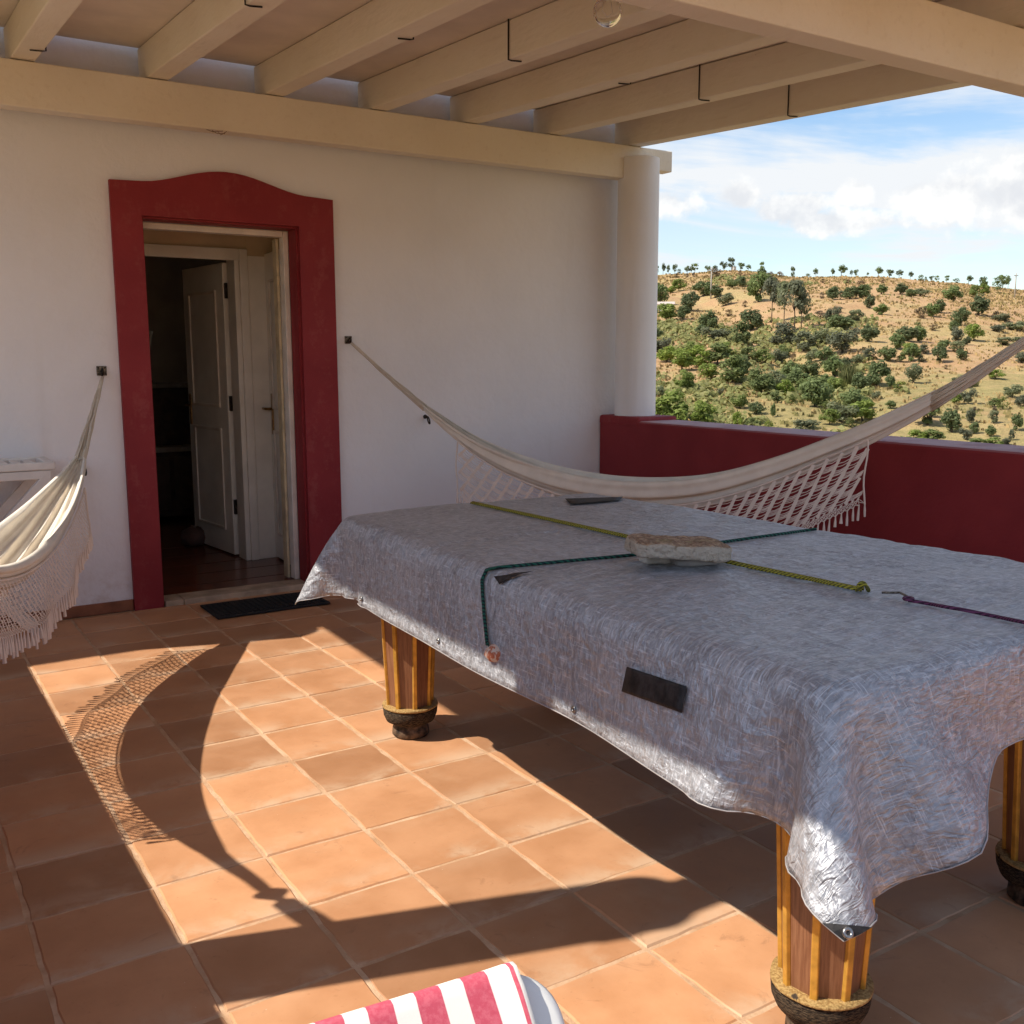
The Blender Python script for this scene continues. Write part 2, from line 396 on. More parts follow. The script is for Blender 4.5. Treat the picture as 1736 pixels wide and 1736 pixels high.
for i in range(i0, i1):
    for j in range(j1, j1+21):
        xa, xb = max(TX+i*TSX, PX0), min(TX+(i+1)*TSX, PX1); yb, ya = TY-j*TSY, TY-(j+1)*TSY
        if xb-xa > .03: far.box((xa+G/2, ya+G/2, -.014), (xb-G/2, yb-G/2, 0))
tag(far.build('tiles_behind', M_TILE, fl), kind='stuff')

# ------------------------------------------------------------------ parapets and columns
def parapet(x0, x1, y0, y1, label):
    mb = MB().box((x0, y0, -3.3), (x1, y1, .942))
    o = mb.build('parapet_wall', M_PARAPET, bevel=.022, seg=3); tag(o, label, 'wall', 'parapets of the terrace'); return o
pr = parapet(PX1, PX1+.34, -5.4, YW-.004, 'low dark red parapet wall facing the hillside behind the hammock')
pl_ = parapet(PX0-.34, PX0, -5.4, YW-.004, 'low red parapet wall outside the left edge of the photo')
pf = MB().box((PX0+.004, -5.74, -3.3), (PX1-.004, -5.4, .938)).build('parapet_wall', M_PARAPET, bevel=.022, seg=3); tag(pf, 'low red parapet wall behind the photographer', 'wall', 'parapets of the terrace')
MB().box((PX1-.004, 5.24, .90), (PX1+.344, YW-.006, .968)).build('plinth', M_RED, pr, bevel=.02, seg=3)
def column(x, y, r, z0, z1, label):
    def jit(a, z): return .006*mnoise.noise((math.cos(a)*1.5, math.sin(a)*1.5, z*1.7+x))
    prof = [(r*1.0, z0)] + [(r*(1-.02*k/14), z0+(z1-z0)*k/14) for k in range(1, 15)]
    o = MB().lathe(prof, (x, y, 0), 40, jit).build('round_column', M_COLUMN); smooth_angle(o); tag(o, label, 'column', 'round white columns'); return o
column(4.515, 5.47, .141, .965, 2.675, 'round white plaster column standing on the parapet beside the house wall')
column(4.53, 2.40, .165, .94, 2.46, 'round white column carrying the right hammock end, beyond the frame')
column(-.415, 5.47, .166, .94, 2.66, 'round white column at the left end of the house wall, beyond the frame')
column(-.405, 2.43, .132, .94, 2.46, 'round white column carrying the left hammock end, beyond the frame')

# ------------------------------------------------------------------ house
house = thing('house', (0, YW+.2, -3.3), 'white plastered house front with red framed doorway', 'house')
OX0, OX1, OZ = 1.318, 2.180, 2.106
w = MB()
w.box((XW0, YW, -3.3), (OX0, YW+.3, 3.35)); w.box((OX1, YW, -3.3), (XW1, YW+.3, 3.35)); w.box((OX0, YW, OZ), (OX1, YW+.3, 3.35)); w.box((OX0, YW, -3.3), (OX1, YW+.3, -.02))
def weld(mb):
    bm = bmesh.new(); me = mb.mesh('t'); bm.from_mesh(me); bmesh.ops.remove_doubles(bm, verts=bm.verts, dist=1e-5)
    # drop the doubled inner faces so that the wall is one skin
    seen = {}
    for f in list(bm.faces):
        k = tuple(sorted(v.index for v in f.verts)); seen.setdefault(k, []).append(f)
    kill = [f for fs in seen.values() if len(fs) > 1 for f in fs]
    bmesh.ops.delete(bm, geom=kill, context='FACES'); m2 = bpy.data.meshes.new('m'); bm.to_mesh(m2); bm.free(); return m2
wo = w.build('wall', M_WALL, house)
MB().box((XW0, YW+.302, -3.3), (XW1, YW+5, -.02)).build('ground_floor', M_WALL, house)
MB().box((XW0, YW+.302, 2.62), (XW1, YW+5, 3.30)).build('roof', M_WALL, house)
sk = MB(); sk.box((XW0, YW-.014, 0), (1.163, YW-.001, .062)); sk.box((2.392, YW-.014, 0), (PX1, YW-.001, .062)); sk.build('skirting', M_SKIRT, house, bevel=.004)
# red surround with a shallow arched head
SX0, SX1 = 1.165, 2.390
def surround():
    outer = [(SX0, 0), (SX0, 2.276), (1.326, 2.281)]
    for k in range(1, 18):
        t = k/18; x = 1.326+(2.226-1.326)*t; s = .5-.5*math.cos(2*math.pi*t); outer.append((x, 2.281 + .088*s**.85 - .004*t))
    outer += [(2.226, 2.276), (SX1, 2.268), (SX1, 0)]
    n = len(outer); ypf, ypb = YW-.032, YW-.0005
    # strips: left leg, right leg, head
    mb = MB()
    L = [(SX0, 0), (OX0+.004, 0), (OX0+.004, OZ-.004), (OX0+.004, OZ), (SX0, OZ)]
    mb.prism([(x, ypf, z) for x, z in [(SX0, 0), (OX0, 0), (OX0, OZ), (SX0, OZ)]], (0, ypf, 0), (0, ypb, 0))
    mb.prism([(x, ypf, z) for x, z in [(OX1, 0), (SX1, 0), (SX1, OZ), (OX1, OZ)]], (0, ypf, 0), (0, ypb, 0))
    head = [(SX0, OZ), (SX1, OZ), (SX1, 2.268)] + [p for p in outer[::-1] if p[1] > 2.2 and p != (SX1, 2.268) and p != (SX0, 2.276)] + [(SX0, 2.276)]
    mb.prism([(x, ypf, z) for x, z in head], (0, ypf, 0), (0, ypb, 0))
    # reveal lining back to the door frame
    mb.box((OX0-.001, ypb, 0), (OX0+.010, YW+.118, OZ-.011)); mb.box((OX1-.010, ypb, 0), (OX1+.001, YW+.118, OZ-.011)); mb.box((OX0-.001, ypb, OZ-.010), (OX1+.001, YW+.118, OZ+.001))
    return mb.build('door_surround', M_RED, house)
surround()
MB().box((OX0+.011, YW-.03, -.02), (OX0+.11, YW+.13, .030)).build('threshold_stone', M_THRESH, house, bevel=.004)
MB().box((OX0+.114, YW-.03, -.02), (OX1-.011, YW+.13, .030)).build('threshold_stone', M_THRESH, house, bevel=.004)
fy0, fy1 = YW+.12, YW+.19
fr = MB(); fr.box((OX0+.011, fy0, .03), (OX0+.032, fy1, OZ-.012)); fr.box((OX1-.042, fy0, .03), (OX1-.011, fy1, OZ-.012)); fr.box((OX0+.033, fy0, OZ-.046), (OX1-.043, fy1, OZ-.012))
fr.build('door_frame', M_FRAME, house, bevel=.004)
fr2 = MB(); fr2.box((OX1-.060, fy1+.002, .03), (OX1-.044, fy1+.07, OZ-.05)); fr2.build('inner_jamb', simple('cream_jamb', (.62, .50, .31), .5), house, bevel=.003)
# vestibule
HX1, HYB = 2.312, 6.58
MB().box((.9, YW+.13, -.019), (HX1+.4, 9.4, .022)).build('hall_floor', M_HALLFLOOR, house)
for yy in (6.02, 6.32, 6.62, 6.95, 7.3):   # dark joints of the hall tiles
    MB().box((1.0, yy, .0205), (2.6, yy+.007, .0232)).build('floor_joint', simple('dark_joint', (.05, .015, .01), .6), house)
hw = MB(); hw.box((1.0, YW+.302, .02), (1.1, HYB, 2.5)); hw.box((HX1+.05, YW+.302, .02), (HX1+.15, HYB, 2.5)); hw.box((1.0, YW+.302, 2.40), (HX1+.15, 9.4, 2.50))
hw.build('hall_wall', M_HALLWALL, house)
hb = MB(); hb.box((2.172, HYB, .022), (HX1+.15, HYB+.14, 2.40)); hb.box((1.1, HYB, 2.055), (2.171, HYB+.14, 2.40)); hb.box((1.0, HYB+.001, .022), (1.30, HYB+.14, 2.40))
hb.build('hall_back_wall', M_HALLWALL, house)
MB().box((2.176, HYB-.012, .022), (HX1+.03, HYB-.001, 2.02)).build('white_panel', M_DOOR, house, bevel=.003)
ia = MB()
ia.box((2.118, HYB-.03, .022), (2.172, HYB-.002, 2.06)); ia.box((2.085, HYB-.018, .022), (2.1175, HYB+.14, 2.00)); ia.box((1.30, HYB-.03, 1.985), (2.117, HYB-.002, 2.06)); ia.box((1.28, HYB-.025, .022), (1.33, HYB-.002, 1.984))
ia.build('inner_door_frame', M_DOOR, house, bevel=.005)
def door_leaf(name, hinge, ang, wdt, hgt, parent, side=1):
    t = Matrix.Translation(hinge) @ Matrix.Rotation(ang, 4, 'Z')
    mb = MB().box((0, -.02, 0), (wdt, .02, hgt), t); leaf = mb.build(name, M_DOOR, parent, bevel=.003)
    for (z0, z1) in ((.16, .86), (1.0, hgt-.17)):
        for s in (-1, 1):
            g = MB(); x0, x1 = .115, wdt-.105; y = s*.021; th = .011*s
            ya, yb_ = min(y, y+th), max(y, y+th)
            g.box((x0, ya, z0), (x0+.02, yb_, z1), t); g.box((x1-.02, ya, z0), (x1, yb_, z1), t); g.box((x0+.02, ya, z0), (x1-.02, yb_, z0+.02), t); g.box((x0+.02, ya, z1-.02), (x1-.02, yb_, z1), t)
            g.build('panel_moulding', M_FRAME, leaf, bevel=.003)
    return leaf, t
inner, ti = door_leaf('inner_door', (2.083, HYB+.17, .035), R(96), .70, 1.95, house)
for z in (.28, .98, 1.72):
    MB().box((-.022, -.026, z), (.012, .012, z+.10), ti).build('hinge', M_DARKMETAL, inner, bevel=.003)
for s in (-1, 1):
    hp = MB().box((.635, min(s*.021, s*.028), .86), (.668, max(s*.021, s*.028), 1.08), ti).build('handle_plate', M_BRASS, inner, bevel=.003)
    MB().tube([ti @ Vector(p) for p in ((.652, s*.028, 1.0), (.652, s*.06, 1.0), (.56, s*.062, 1.0))], .008, 8).build('handle', M_BRASS, hp, True)
outer_l, to = door_leaf('front_door', (2.262, YW+.29, .035), R(85.5), .60, 2.0, house)
hp = MB().box((.50, .021, .83), (.535, .030, 1.10), to).build('handle_plate', M_BRASS, outer_l, bevel=.004)
MB().tube([to @ Vector(p) for p in ((.518, .03, 1.0), (.518, .065, 1.0), (.60, .068, 1.0))], .009, 8).build('handle', M_BRASS, hp, True)
# room behind
rm = MB(); rm.box((.2, HYB+.15, .0), (.3, 9.4, 2.4)); rm.box((4.2, HYB+.15, 0), (4.3, 9.4, 2.4)); rm.box((.2, 9.3, 0), (3.25, 9.4, 2.4)); rm.box((4.05, 9.3, 0), (4.3, 9.4, 2.4)); rm.box((3.25, 9.3, 0), (4.05, 9.4, .9)); rm.box((3.25, 9.3, 2.1), (4.05, 9.4, 2.4)); rm.box((HX1+.16, HYB+.01, 0), (4.3, HYB+.14, 2.4)); rm.box((.2, HYB+.01, 0), (.995, HYB+.14, 2.4)); rm.box((HX1+.16, HYB+.15, 2.401), (4.3, 9.4, 2.5)); rm.box((.2, HYB+.15, 2.401), (.995, 9.4, 2.5)); rm.box((HX1+.41, HYB+.15, -.015), (4.3, 9.4, .02)); rm.box((.2, HYB+.15, -.015), (.895, 9.4, .02))  # unseen window opening in the back wall, added to brighten the room
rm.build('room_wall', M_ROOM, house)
# things glimpsed in the room
sb = thing('sideboard', (2.10, 8.75, .022), 'dark wooden sideboard with pale shelf edges in the dim room', 'sideboard')
M_DARKWOOD = simple('dark_walnut', (.05, .028, .018), .4, var=.3, sc=12)
MB().box((1.6, 8.55, .06), (2.65, 9.0, .60)).build('lower_cabinet', M_DARKWOOD, sb, bevel=.006)
MB().box((1.57, 8.52, .60), (2.68, 9.0, .64)).build('top', simple('pale_ledge', (.35, .30, .24), .5), sb, bevel=.006)
MB().box((1.68, 8.72, .64), (2.58, 9.0, 1.12)).build('upper_cabinet', M_DARKWOOD, sb, bevel=.006)
MB().box((1.65, 8.69, 1.12), (2.61, 9.0, 1.16)).build('cornice', simple('pale_cornice', (.28, .24, .2), .5), sb, bevel=.006)
for k in range(4):
    MB().box((1.66+k*.24, 8.542, .12), (1.86+k*.24, 8.549, .56)).build('cabinet_door', simple('walnut_door', (.075, .045, .028), .4), sb, bevel=.003)
lmp = thing('oil_lamp', (2.02, 8.84, 1.16), 'small lamp with a dark turned base and glass shade inside the doorway', 'lamp')
MB().lathe([(.05, 0), (.055, .02), (.02, .04), (.035, .08), (.05, .12), (.025, .16), (.015, .20), (.03, .22)], (2.02, 8.84, 1.16), 16).build('base', M_DARKMETAL, lmp, True)
gq = Mat('lamp_glass', .1); gq.color((.75, .74, .68)); gq.b.inputs['Transmission Weight'].default_value = .35
MB().lathe([(.028, .22), (.05, .27), (.075, .42), (.08, .43)], (2.02, 8.84, 1.16), 16).build('shade', gq.m, lmp, True)
pb = thing('door_cushion', (1.95, 7.32, .022), 'small rounded pale bundle on the hall floor beside the inner door', 'cushion')
MB().lathe([(.02, 0), (.075, .015), (.095, .06), (.08, .11), (.035, .135), (.01, .138)], (1.95, 7.32, .022), 18, lambda a, z: .08*math.sin(3*a)).build('bundle', simple('faded_cloth', (.13, .075, .06), .9), pb, True)
MB().tube([(1.95, 7.32, .155), (1.93, 7.30, .17), (1.955, 7.28, .16)], .007, 6).build('tie', simple('tie_cord', (.25, .2, .15)), pb, True)

# ------------------------------------------------------------------ pergola
perg = thing('pergola_roof', (2.05, 4., 2.38), 'cream painted timber roof of beams and rafters over the terrace', 'pergola')
SL = .0519
def zr_(y): return 2.598 + SL*(y-2.4)
wb0, wb1 = 5.46, 5.56
zt, zb_ = 2.752, 2.540
bm_ = MB(); prof = [(-.62, wb0, zb_+.08), (-.54, wb0, zb_), (4.665, wb0, zb_), (4.665, wb0, zb_+.075), (4.80, wb0, zb_+.075), (4.80, wb0, zt), (-.62, wb0, zt)]
bm_.prism(prof[::-1], (0, wb0, 0), (0, wb1, 0)); bm_.build('wall_beam', M_TIMBER, perg, bevel=.006)
fb = MB(); prof = [(-.62, 2.35, 2.46), (-.54, 2.35, 2.381), (4.665, 2.35, 2.381), (4.665, 2.35, 2.45), (4.80, 2.35, 2.45), (4.80, 2.35, 2.583), (-.62, 2.35, 2.583)]
fb.prism(prof[::-1], (0, 2.35, 0), (0, 2.455, 0)); fb.build('front_beam', M_TIMBER, perg, bevel=.006)
RAFT = [-.322, .110, .720, 1.338, 1.947, 2.559, 3.166, 3.778, 4.440]; RW, RH = .108, .165
RY0, RY1 = 1.32, 5.645
for i, x in enumerate(RAFT):
    o = MB().hexa([(x, RY0, zr_(RY0)), (x+RW, RY0, zr_(RY0)), (x+RW, RY1, zr_(RY1)), (x, RY1, zr_(RY1)),
                   (x, RY0, zr_(RY0)+RH), (x+RW, RY0, zr_(RY0)+RH), (x+RW, RY1, zr_(RY1)+RH), (x, RY1, zr_(RY1)+RH)]).build('rafter', M_TIMBER, perg, bevel=.006)
for i in range(len(RAFT)-1):
    xa = RAFT[i]+(.002 if i == 0 else RW/2+.003); xb = RAFT[i+1]+(RW+.02 if i == len(RAFT)-2 else RW/2-.003); t0, t1 = RH+.003, RH+.05
    MB().hexa([(xa, RY0, zr_(RY0)+t0), (xb, RY0, zr_(RY0)+t0), (xb, RY1-.01, zr_(RY1)+t0), (xa, RY1-.01, zr_(RY1)+t0),
               (xa, RY0, zr_(RY0)+t1), (xb, RY0, zr_(RY0)+t1), (xb, RY1-.01, zr_(RY1)+t1), (xa, RY1-.01, zr_(RY1)+t1)]).build('ceiling_panel', M_PANEL, perg)
# bent wire hooks that hold the roof sheets to the rafters
for (ri, u, v, full_) in [(3, 418, 20, 1), (4, 700, 86, 0), (5, 863, 95, 1), (6, 1068, 158, 0), (7, 1186, 150, 1), (8, 1337, 175, 1), (8, 1705, 20, 1), (2, 40, 20, 0)]:
    x = RAFT[ri]; p = onx(u, v, x-.002 if full_ else x+RW+.003); y = min(max(p.y, 1.5), 5.2); r = .0035
    zb2, zt2 = zr_(y), zr_(y)+RH
    if full_: pts = [(x-.005, y, zt2+.002), (x-.006, y, zb2+.02), (x-.006, y, zb2-.003), (x+.01, y-.002, zb2-.006), (x+.055, y-.015, zb2-.006)]
    else: pts = [(x+RW+.005, y, zt2), (x+RW+.006, y, zb2-.003), (x+RW-.012, y, zb2-.006), (x+RW-.06, y+.012, zb2-.006)]
    MB().tube(pts, r, 6).build('wire_hook', M_DARKMETAL, perg, True)
# bulb
p = onz(1030, 5, zr_(3.1)+.06); p = ony(1030, 20, 3.05)
bulb = thing('light_bulb', p, 'clear round glass bulb hanging under the rafters beside the front beam', 'light bulb')
gm = Mat('clear_glass', .03); gm.color((1, 1, 1)); gm.b.inputs['Transmission Weight'].default_value = 1; gm.b.inputs['IOR'].default_value = 1.15
prof = [(.012, .085), (.02, .06)] + [(.052*math.sin(a), -.0+.052*math.cos(a)) for a in np.linspace(.5, math.pi-.05, 14)]
MB().lathe([(r, z) for r, z in prof], p, 24).build('globe', gm.m, bulb, True)
MB().lathe([(.016, .055), (.017, .10), (.024, .105), (.024, .15), (.01, .155)], p, 16).build('socket', M_WHITEPLASTIC, bulb, True)
fil = MB(); fil.tube([p+Vector((-.02, 0, .055)), p+Vector((-.026, 0, .0)), p+Vector((0, 0, -.02)), p+Vector((.026, 0, .0)), p+Vector((.02, 0, .055))], .002, 6); fil.build('filament', simple('filament', (.8, .75, .7), .3, .5), bulb, True)
MB().tube([p+Vector((0, 0, .15)), Vector((p.x, p.y, zr_(p.y)+RH+.004))], .004, 6).build('flex', M_WHITEPLASTIC, bulb, True)
# wasp-nest stain / bit of straw under the beam
dp = ony(368, 235, wb0-.004)
st = thing('straw_wisp', (dp.x, wb0, zb_-.02), 'tiny brown wisp of straw stuck under the wall beam above the door', 'straw')
for k in range(3):
    MB().tube([(dp.x-.05+.03*k, wb0+.02, zb_+.002), (dp.x-.02+.02*k, wb0-.006, zb_-.012-.006*k), (dp.x+.03+.01*k, wb0-.012, zb_-.004-.012*(k % 2))], .0018, 5).build('stalk', simple('straw', (.22, .13, .07)), st, True)

# ------------------------------------------------------------------ billiard table
FLc, FRc, BLc, BRc = Vector((1.305, 1.06)), Vector((2.66, 1.06)), Vector((1.385, 3.31)), Vector((2.49, 3.30))
TA, TB, TZ = .61, 1.125, .818
def warp(lx, ly):
    tx, ty = (lx+TA)/(2*TA), (ly+TB)/(2*TB)
    f_ = FLc*(1-tx)+FRc*tx; b_ = BLc*(1-tx)+BRc*tx; q = f_*(1-ty)+b_*ty; return q.x, q.y
tbl = thing('billiard_table', (1.97, 2.2, 0), 'covered billiard table on fluted wooden legs with gold trim', 'table')
def mat_legwood():
    q = Mat('leg_veneer', .32, 0, .5); t = q.tc(); g = q.noise(q.map(t, (90, 90, 2.0)), 2.2, 6, .7); b = q.noise(t, 6, 3)
    col = q.mix(q.ss(g, .35, .62), (.17, .066, .031), (.27, .125, .062)); col = q.mix(q.ss(b, .4, .7, 0, .35), col, (.16, .058, .028))
    q.color(col); q.bump(g, .08, .002); return q.m
M_LEG = mat_legwood()
M_GOLD = simple('gold_trim', (.62, .34, .06), .32, .35, var=.12, sc=30, bst=.05)
def mat_felt():
    q = Mat('frayed_band', .9, 0, .2); t = q.tc(); g = q.noise(q.map(t, (30, 30, 200)), 3, 5, .7); n = q.noise(t, 70, 4)
    col = q.mix(q.ss(g, .45, .6), (.018, .013, .010), (.13, .09, .055)); q.color(col); q.bump(q.math('ADD', g, n), 1., .006); return q.m
M_BAND = mat_felt()
def mat_cork():
    q = Mat('flaking_gold_rim', .75, 0, .3); t = q.tc(); n = q.noise(t, 140, 5, .7); b = q.noise(t, 30, 4)
    col = q.mix(q.ss(n, .4, .6), (.30, .17, .055), (.52, .34, .13)); col = q.mix(q.ss(b, .62, .7), col, (.05, .035, .025)); q.color(col); q.bump(n, 1., .006); return q.m
M_CORK = mat_cork()
M_FOOT = simple('scuffed_foot', (.10, .065, .04), .6, var=.5, sc=40, bst=.5)
LEGS = [(1.600, 3.195), (1.548, 1.255), (2.415, 1.300), (2.30, 3.17)]
for (lx, ly) in LEGS:
    n = 8; rb, rtp = .080, .106; z0, z1 = .118, .66; a0 = R(22.5) + R(8)
    leg = MB(); ring = lambda r, z, k: Vector((lx+r*math.cos(a0+k*math.pi/4), ly+r*math.sin(a0+k*math.pi/4), z))
    vs = [ring(rb, z0, k) for k in range(n)] + [ring(rtp, z1, k) for k in range(n)]
    leg.add(vs, [(k, (k+1) % n, n+(k+1) % n, n+k) for k in range(n)] + [tuple(range(n))[::-1], tuple(range(n, 2*n))])
    lo = leg.build('leg', M_LEG, tbl)
    for k in range(n):
        c0, c1 = ring(rb, z0-.004, k), ring(rtp, z1, k); out = Vector((math.cos(a0+k*math.pi/4), math.sin(a0+k*math.pi/4), 0)); tn = Vector((-out.y, out.x, 0))
        hw_, th = .0088, .006
        q = [c0-tn*hw_-out*.004, c0+tn*hw_-out*.004, c0+tn*hw_*.8+out*th, c0-tn*hw_*.8+out*th]; q2 = [c1-tn*hw_-out*.004, c1+tn*hw_-out*.004, c1+tn*hw_*.8+out*th, c1-tn*hw_*.8+out*th]
        MB().hexa(q+q2).build('gold_strip', M_GOLD, lo, bevel=.002)
    jf = lambda a, z: .022*mnoise.noise((math.cos(a)*3, math.sin(a)*3, z*20+lx*7))
    MB().lathe([(.097, .110), (.102, .114), (.101, .1195), (.083, .121)], (lx, ly, 0), 40, jf).build('rim', M_CORK, lo, True)
    MB().lathe([(.070, .050), (.088, .060), (.097, .082), (.100, .104), (.096, .1105)], (lx, ly, 0), 40, jf).build('band', M_BAND, lo, True)
    MB().lathe([(.062, .0), (.068, .006), (.066, .03), (.058, .040), (.072, .053)], (lx, ly, 0), 28, jf).build('foot', M_FOOT, lo, True)
def tablebox(x0, x1, y0, y1, z0, z1, name, mat):
    pts = [warp(a, b) for a, b in ((x0, y0), (x1, y0), (x1, y1), (x0, y1))]
    return MB().hexa([(x, y, z0) for x, y in pts] + [(x, y, z1) for x, y in pts]).build(name, mat, tbl, bevel=.01)
tablebox(-TA+.10, TA-.10, -TB+.10, TB-.10, .58, .72, 'apron', M_DARKWOOD)
tablebox(-TA+.04, TA-.04, -TB+.04, TB-.04, .721, TZ-.012, 'bed', M_DARKWOOD)

# ------------------------------------------------------------------ silver cover, draped by a small cloth solve
def drape():
    dl, dr_, df, db = .25, .22, .31, .21; h = .027
    us = np.arange(-(TA+dl), TA+dr_+h/2, h); vs = np.arange(-(TB+df), TB+db+h/2, h)
    U, V = np.meshgrid(us, vs, indexing='ij'); rr = .03
    # the front hem is cut longer towards the left corner, where the spare cloth folds
    fu = np.interp(U, [-.86, -.64, -.46, -.36, -.20, -.05, 1.], [.22, .29, .285, .235, .17, .165, .165])
    RV = np.where(V < -TB, -TB+(V+TB)*fu/df, V); lv = np.interp(V, [-1.44, -1.2, -.9, 2], [.84, .92, 1., 1.]); RU = np.where(U < -TA, -TA+(U+TA)*lv, U)
    Rst = np.stack([RU, RV], -1)
    hu = np.linalg.norm(np.diff(Rst, axis=0), axis=-1)[..., None]; hv = np.linalg.norm(np.diff(Rst, axis=1), axis=-1)[..., None]
    eu = np.clip(np.abs(RU)-TA, 0, None); ev = np.clip(np.abs(RV)-TB, 0, None)
    P = np.stack([np.clip(RU, -TA, TA)+np.sign(U)*eu*.55, np.clip(RV, -TB, TB)+np.sign(V)*ev*.55, TZ+.012-.75*np.maximum(eu, ev)], -1)
    P[..., 2] += rng.normal(0, .002, U.shape); Q = P.copy()
    hx = np.array([TA, TB, .25]); cz = np.array([0, 0, TZ-.25]); g = np.array([0, 0, -2.4]); dt = .011
    out = np.stack([np.where(np.abs(U) > TA, np.sign(U), 0), np.where(np.abs(V) > TB, np.sign(V), 0), np.zeros_like(U)], -1)
    k1 = np.sin(V*5.3+.6)*.5+np.sin(V*9.1+2.)*.35+np.sin(U*7+1.)*.5
    tip = np.clip((-TA-U)/dl, 0, 1)*np.clip((-TB-V)/df, 0, 1)
    fold = np.clip((-TB-V)/df, 0, 1)*np.exp(-((U+.44)/.13)**2)-.6*np.clip((-TB-V)/df, 0, 1)*np.exp(-((U+.16)/.07)**2)
    for it in range(200):
        vel = (P-Q)*.96; Q = P.copy(); P = P+vel+g*dt*dt
        P += out*(.45+.85*k1[..., None])*dt*dt*(1. if it < 120 else .5)
        P[..., 0] += tip*0.35*dt*dt; P[..., 1] -= (fold*2.4+tip*0.7)*dt*dt
        for ps in range(14):
            for ax in (0, 1):
                for st in (0, 1):
                    a = P[st:-1:2] if ax == 0 else P[:, st:-1:2]; n_ = a.shape[ax]
                    b = P[st+1::2][:n_] if ax == 0 else P[:, st+1::2][:, :n_]
                    hh = hu[st::2][:n_] if ax == 0 else hv[:, st::2][:, :n_]
                    d = b-a; L = np.linalg.norm(d, axis=-1, keepdims=True); c = d*(.5*(1-hh/L)); a += c; b -= c
            for (sa, sb_) in (((slice(0, -1), slice(0, -1)), (slice(1, None), slice(1, None))), ((slice(1, None), slice(0, -1)), (slice(0, -1), slice(1, None)))):
                hd_ = np.linalg.norm(Rst[sb_]-Rst[sa], axis=-1, keepdims=True)
                d = P[sb_]-P[sa]; L = np.linalg.norm(d, axis=-1, keepdims=True); c = d*(.09*(1-hd_/L)); P[sa] += c; P[sb_] -= c
            for ax in (0, 1):
                k = 3; sa = (slice(0, -k), slice(None)) if ax == 0 else (slice(None), slice(0, -k)); sb_ = (slice(k, None), slice(None)) if ax == 0 else (slice(None), slice(k, None))
                hd_ = np.linalg.norm(Rst[sb_]-Rst[sa], axis=-1, keepdims=True)
                d = P[sb_]-P[sa]; L = np.linalg.norm(d, axis=-1, keepdims=True); c = d*(.10*np.minimum(0, 1-hd_*.96/L)); P[sa] += c; P[sb_] -= c
        q = np.abs(P-cz)-(hx-rr); qm = np.maximum(q, 0); L = np.linalg.norm(qm, axis=-1, keepdims=True)
        dist = L[..., 0]+np.minimum(q.max(-1), 0)-rr; sg = np.sign(P-cz)
        n1 = qm/np.maximum(L, 1e-9)*sg; am = q.argmax(-1); n2 = np.eye(3)[am]*sg
        n = np.where(L > 1e-9, n1, n2); pen = np.maximum(0, .004-dist)[..., None]; P = P+n*pen
        con = pen[..., 0] > 0
        Q[con] = Q[con]+(P[con]-Q[con])*np.array([.85, .85, .3])
    return RU, RV, P
U, V, P = drape()
nu, nv = U.shape
# shallow wrinkles lying across the top
verts = []
for i in range(nu):
    for j in range(nv):
        lx, ly, lz = P[i, j]; x, y = warp(lx, ly)
        top = max(0, min(1, (lz-.79)/.02))
        a = mnoise.noise((x*7+y*3, y*9-x*2, 1.3)); b = abs(mnoise.noise((x*16+y*6, y*20, 4.1))); front = .5+.5*max(0, min(1, (2.6-y)/1.2)) * max(.4, min(1, (x-1.3)/.6))
        fold_ = math.exp(-((y-1.72+.02*math.sin(x*4))/.012)**2)+math.exp(-((y-2.62)/.012)**2)+math.exp(-((x-1.93+.01*math.sin(y*5))/.012)**2)
        lz += top*front*(.006*a + .016*(.35-b)) + top*.008*mnoise.noise((x*2.5, y*2.5, 0)) + top*.006*fold_
        verts.append((x, y, lz))
faces = [(i*nv+j, (i+1)*nv+j, (i+1)*nv+j+1, i*nv+j+1) for i in range(nu-1) for j in range(nv-1)]
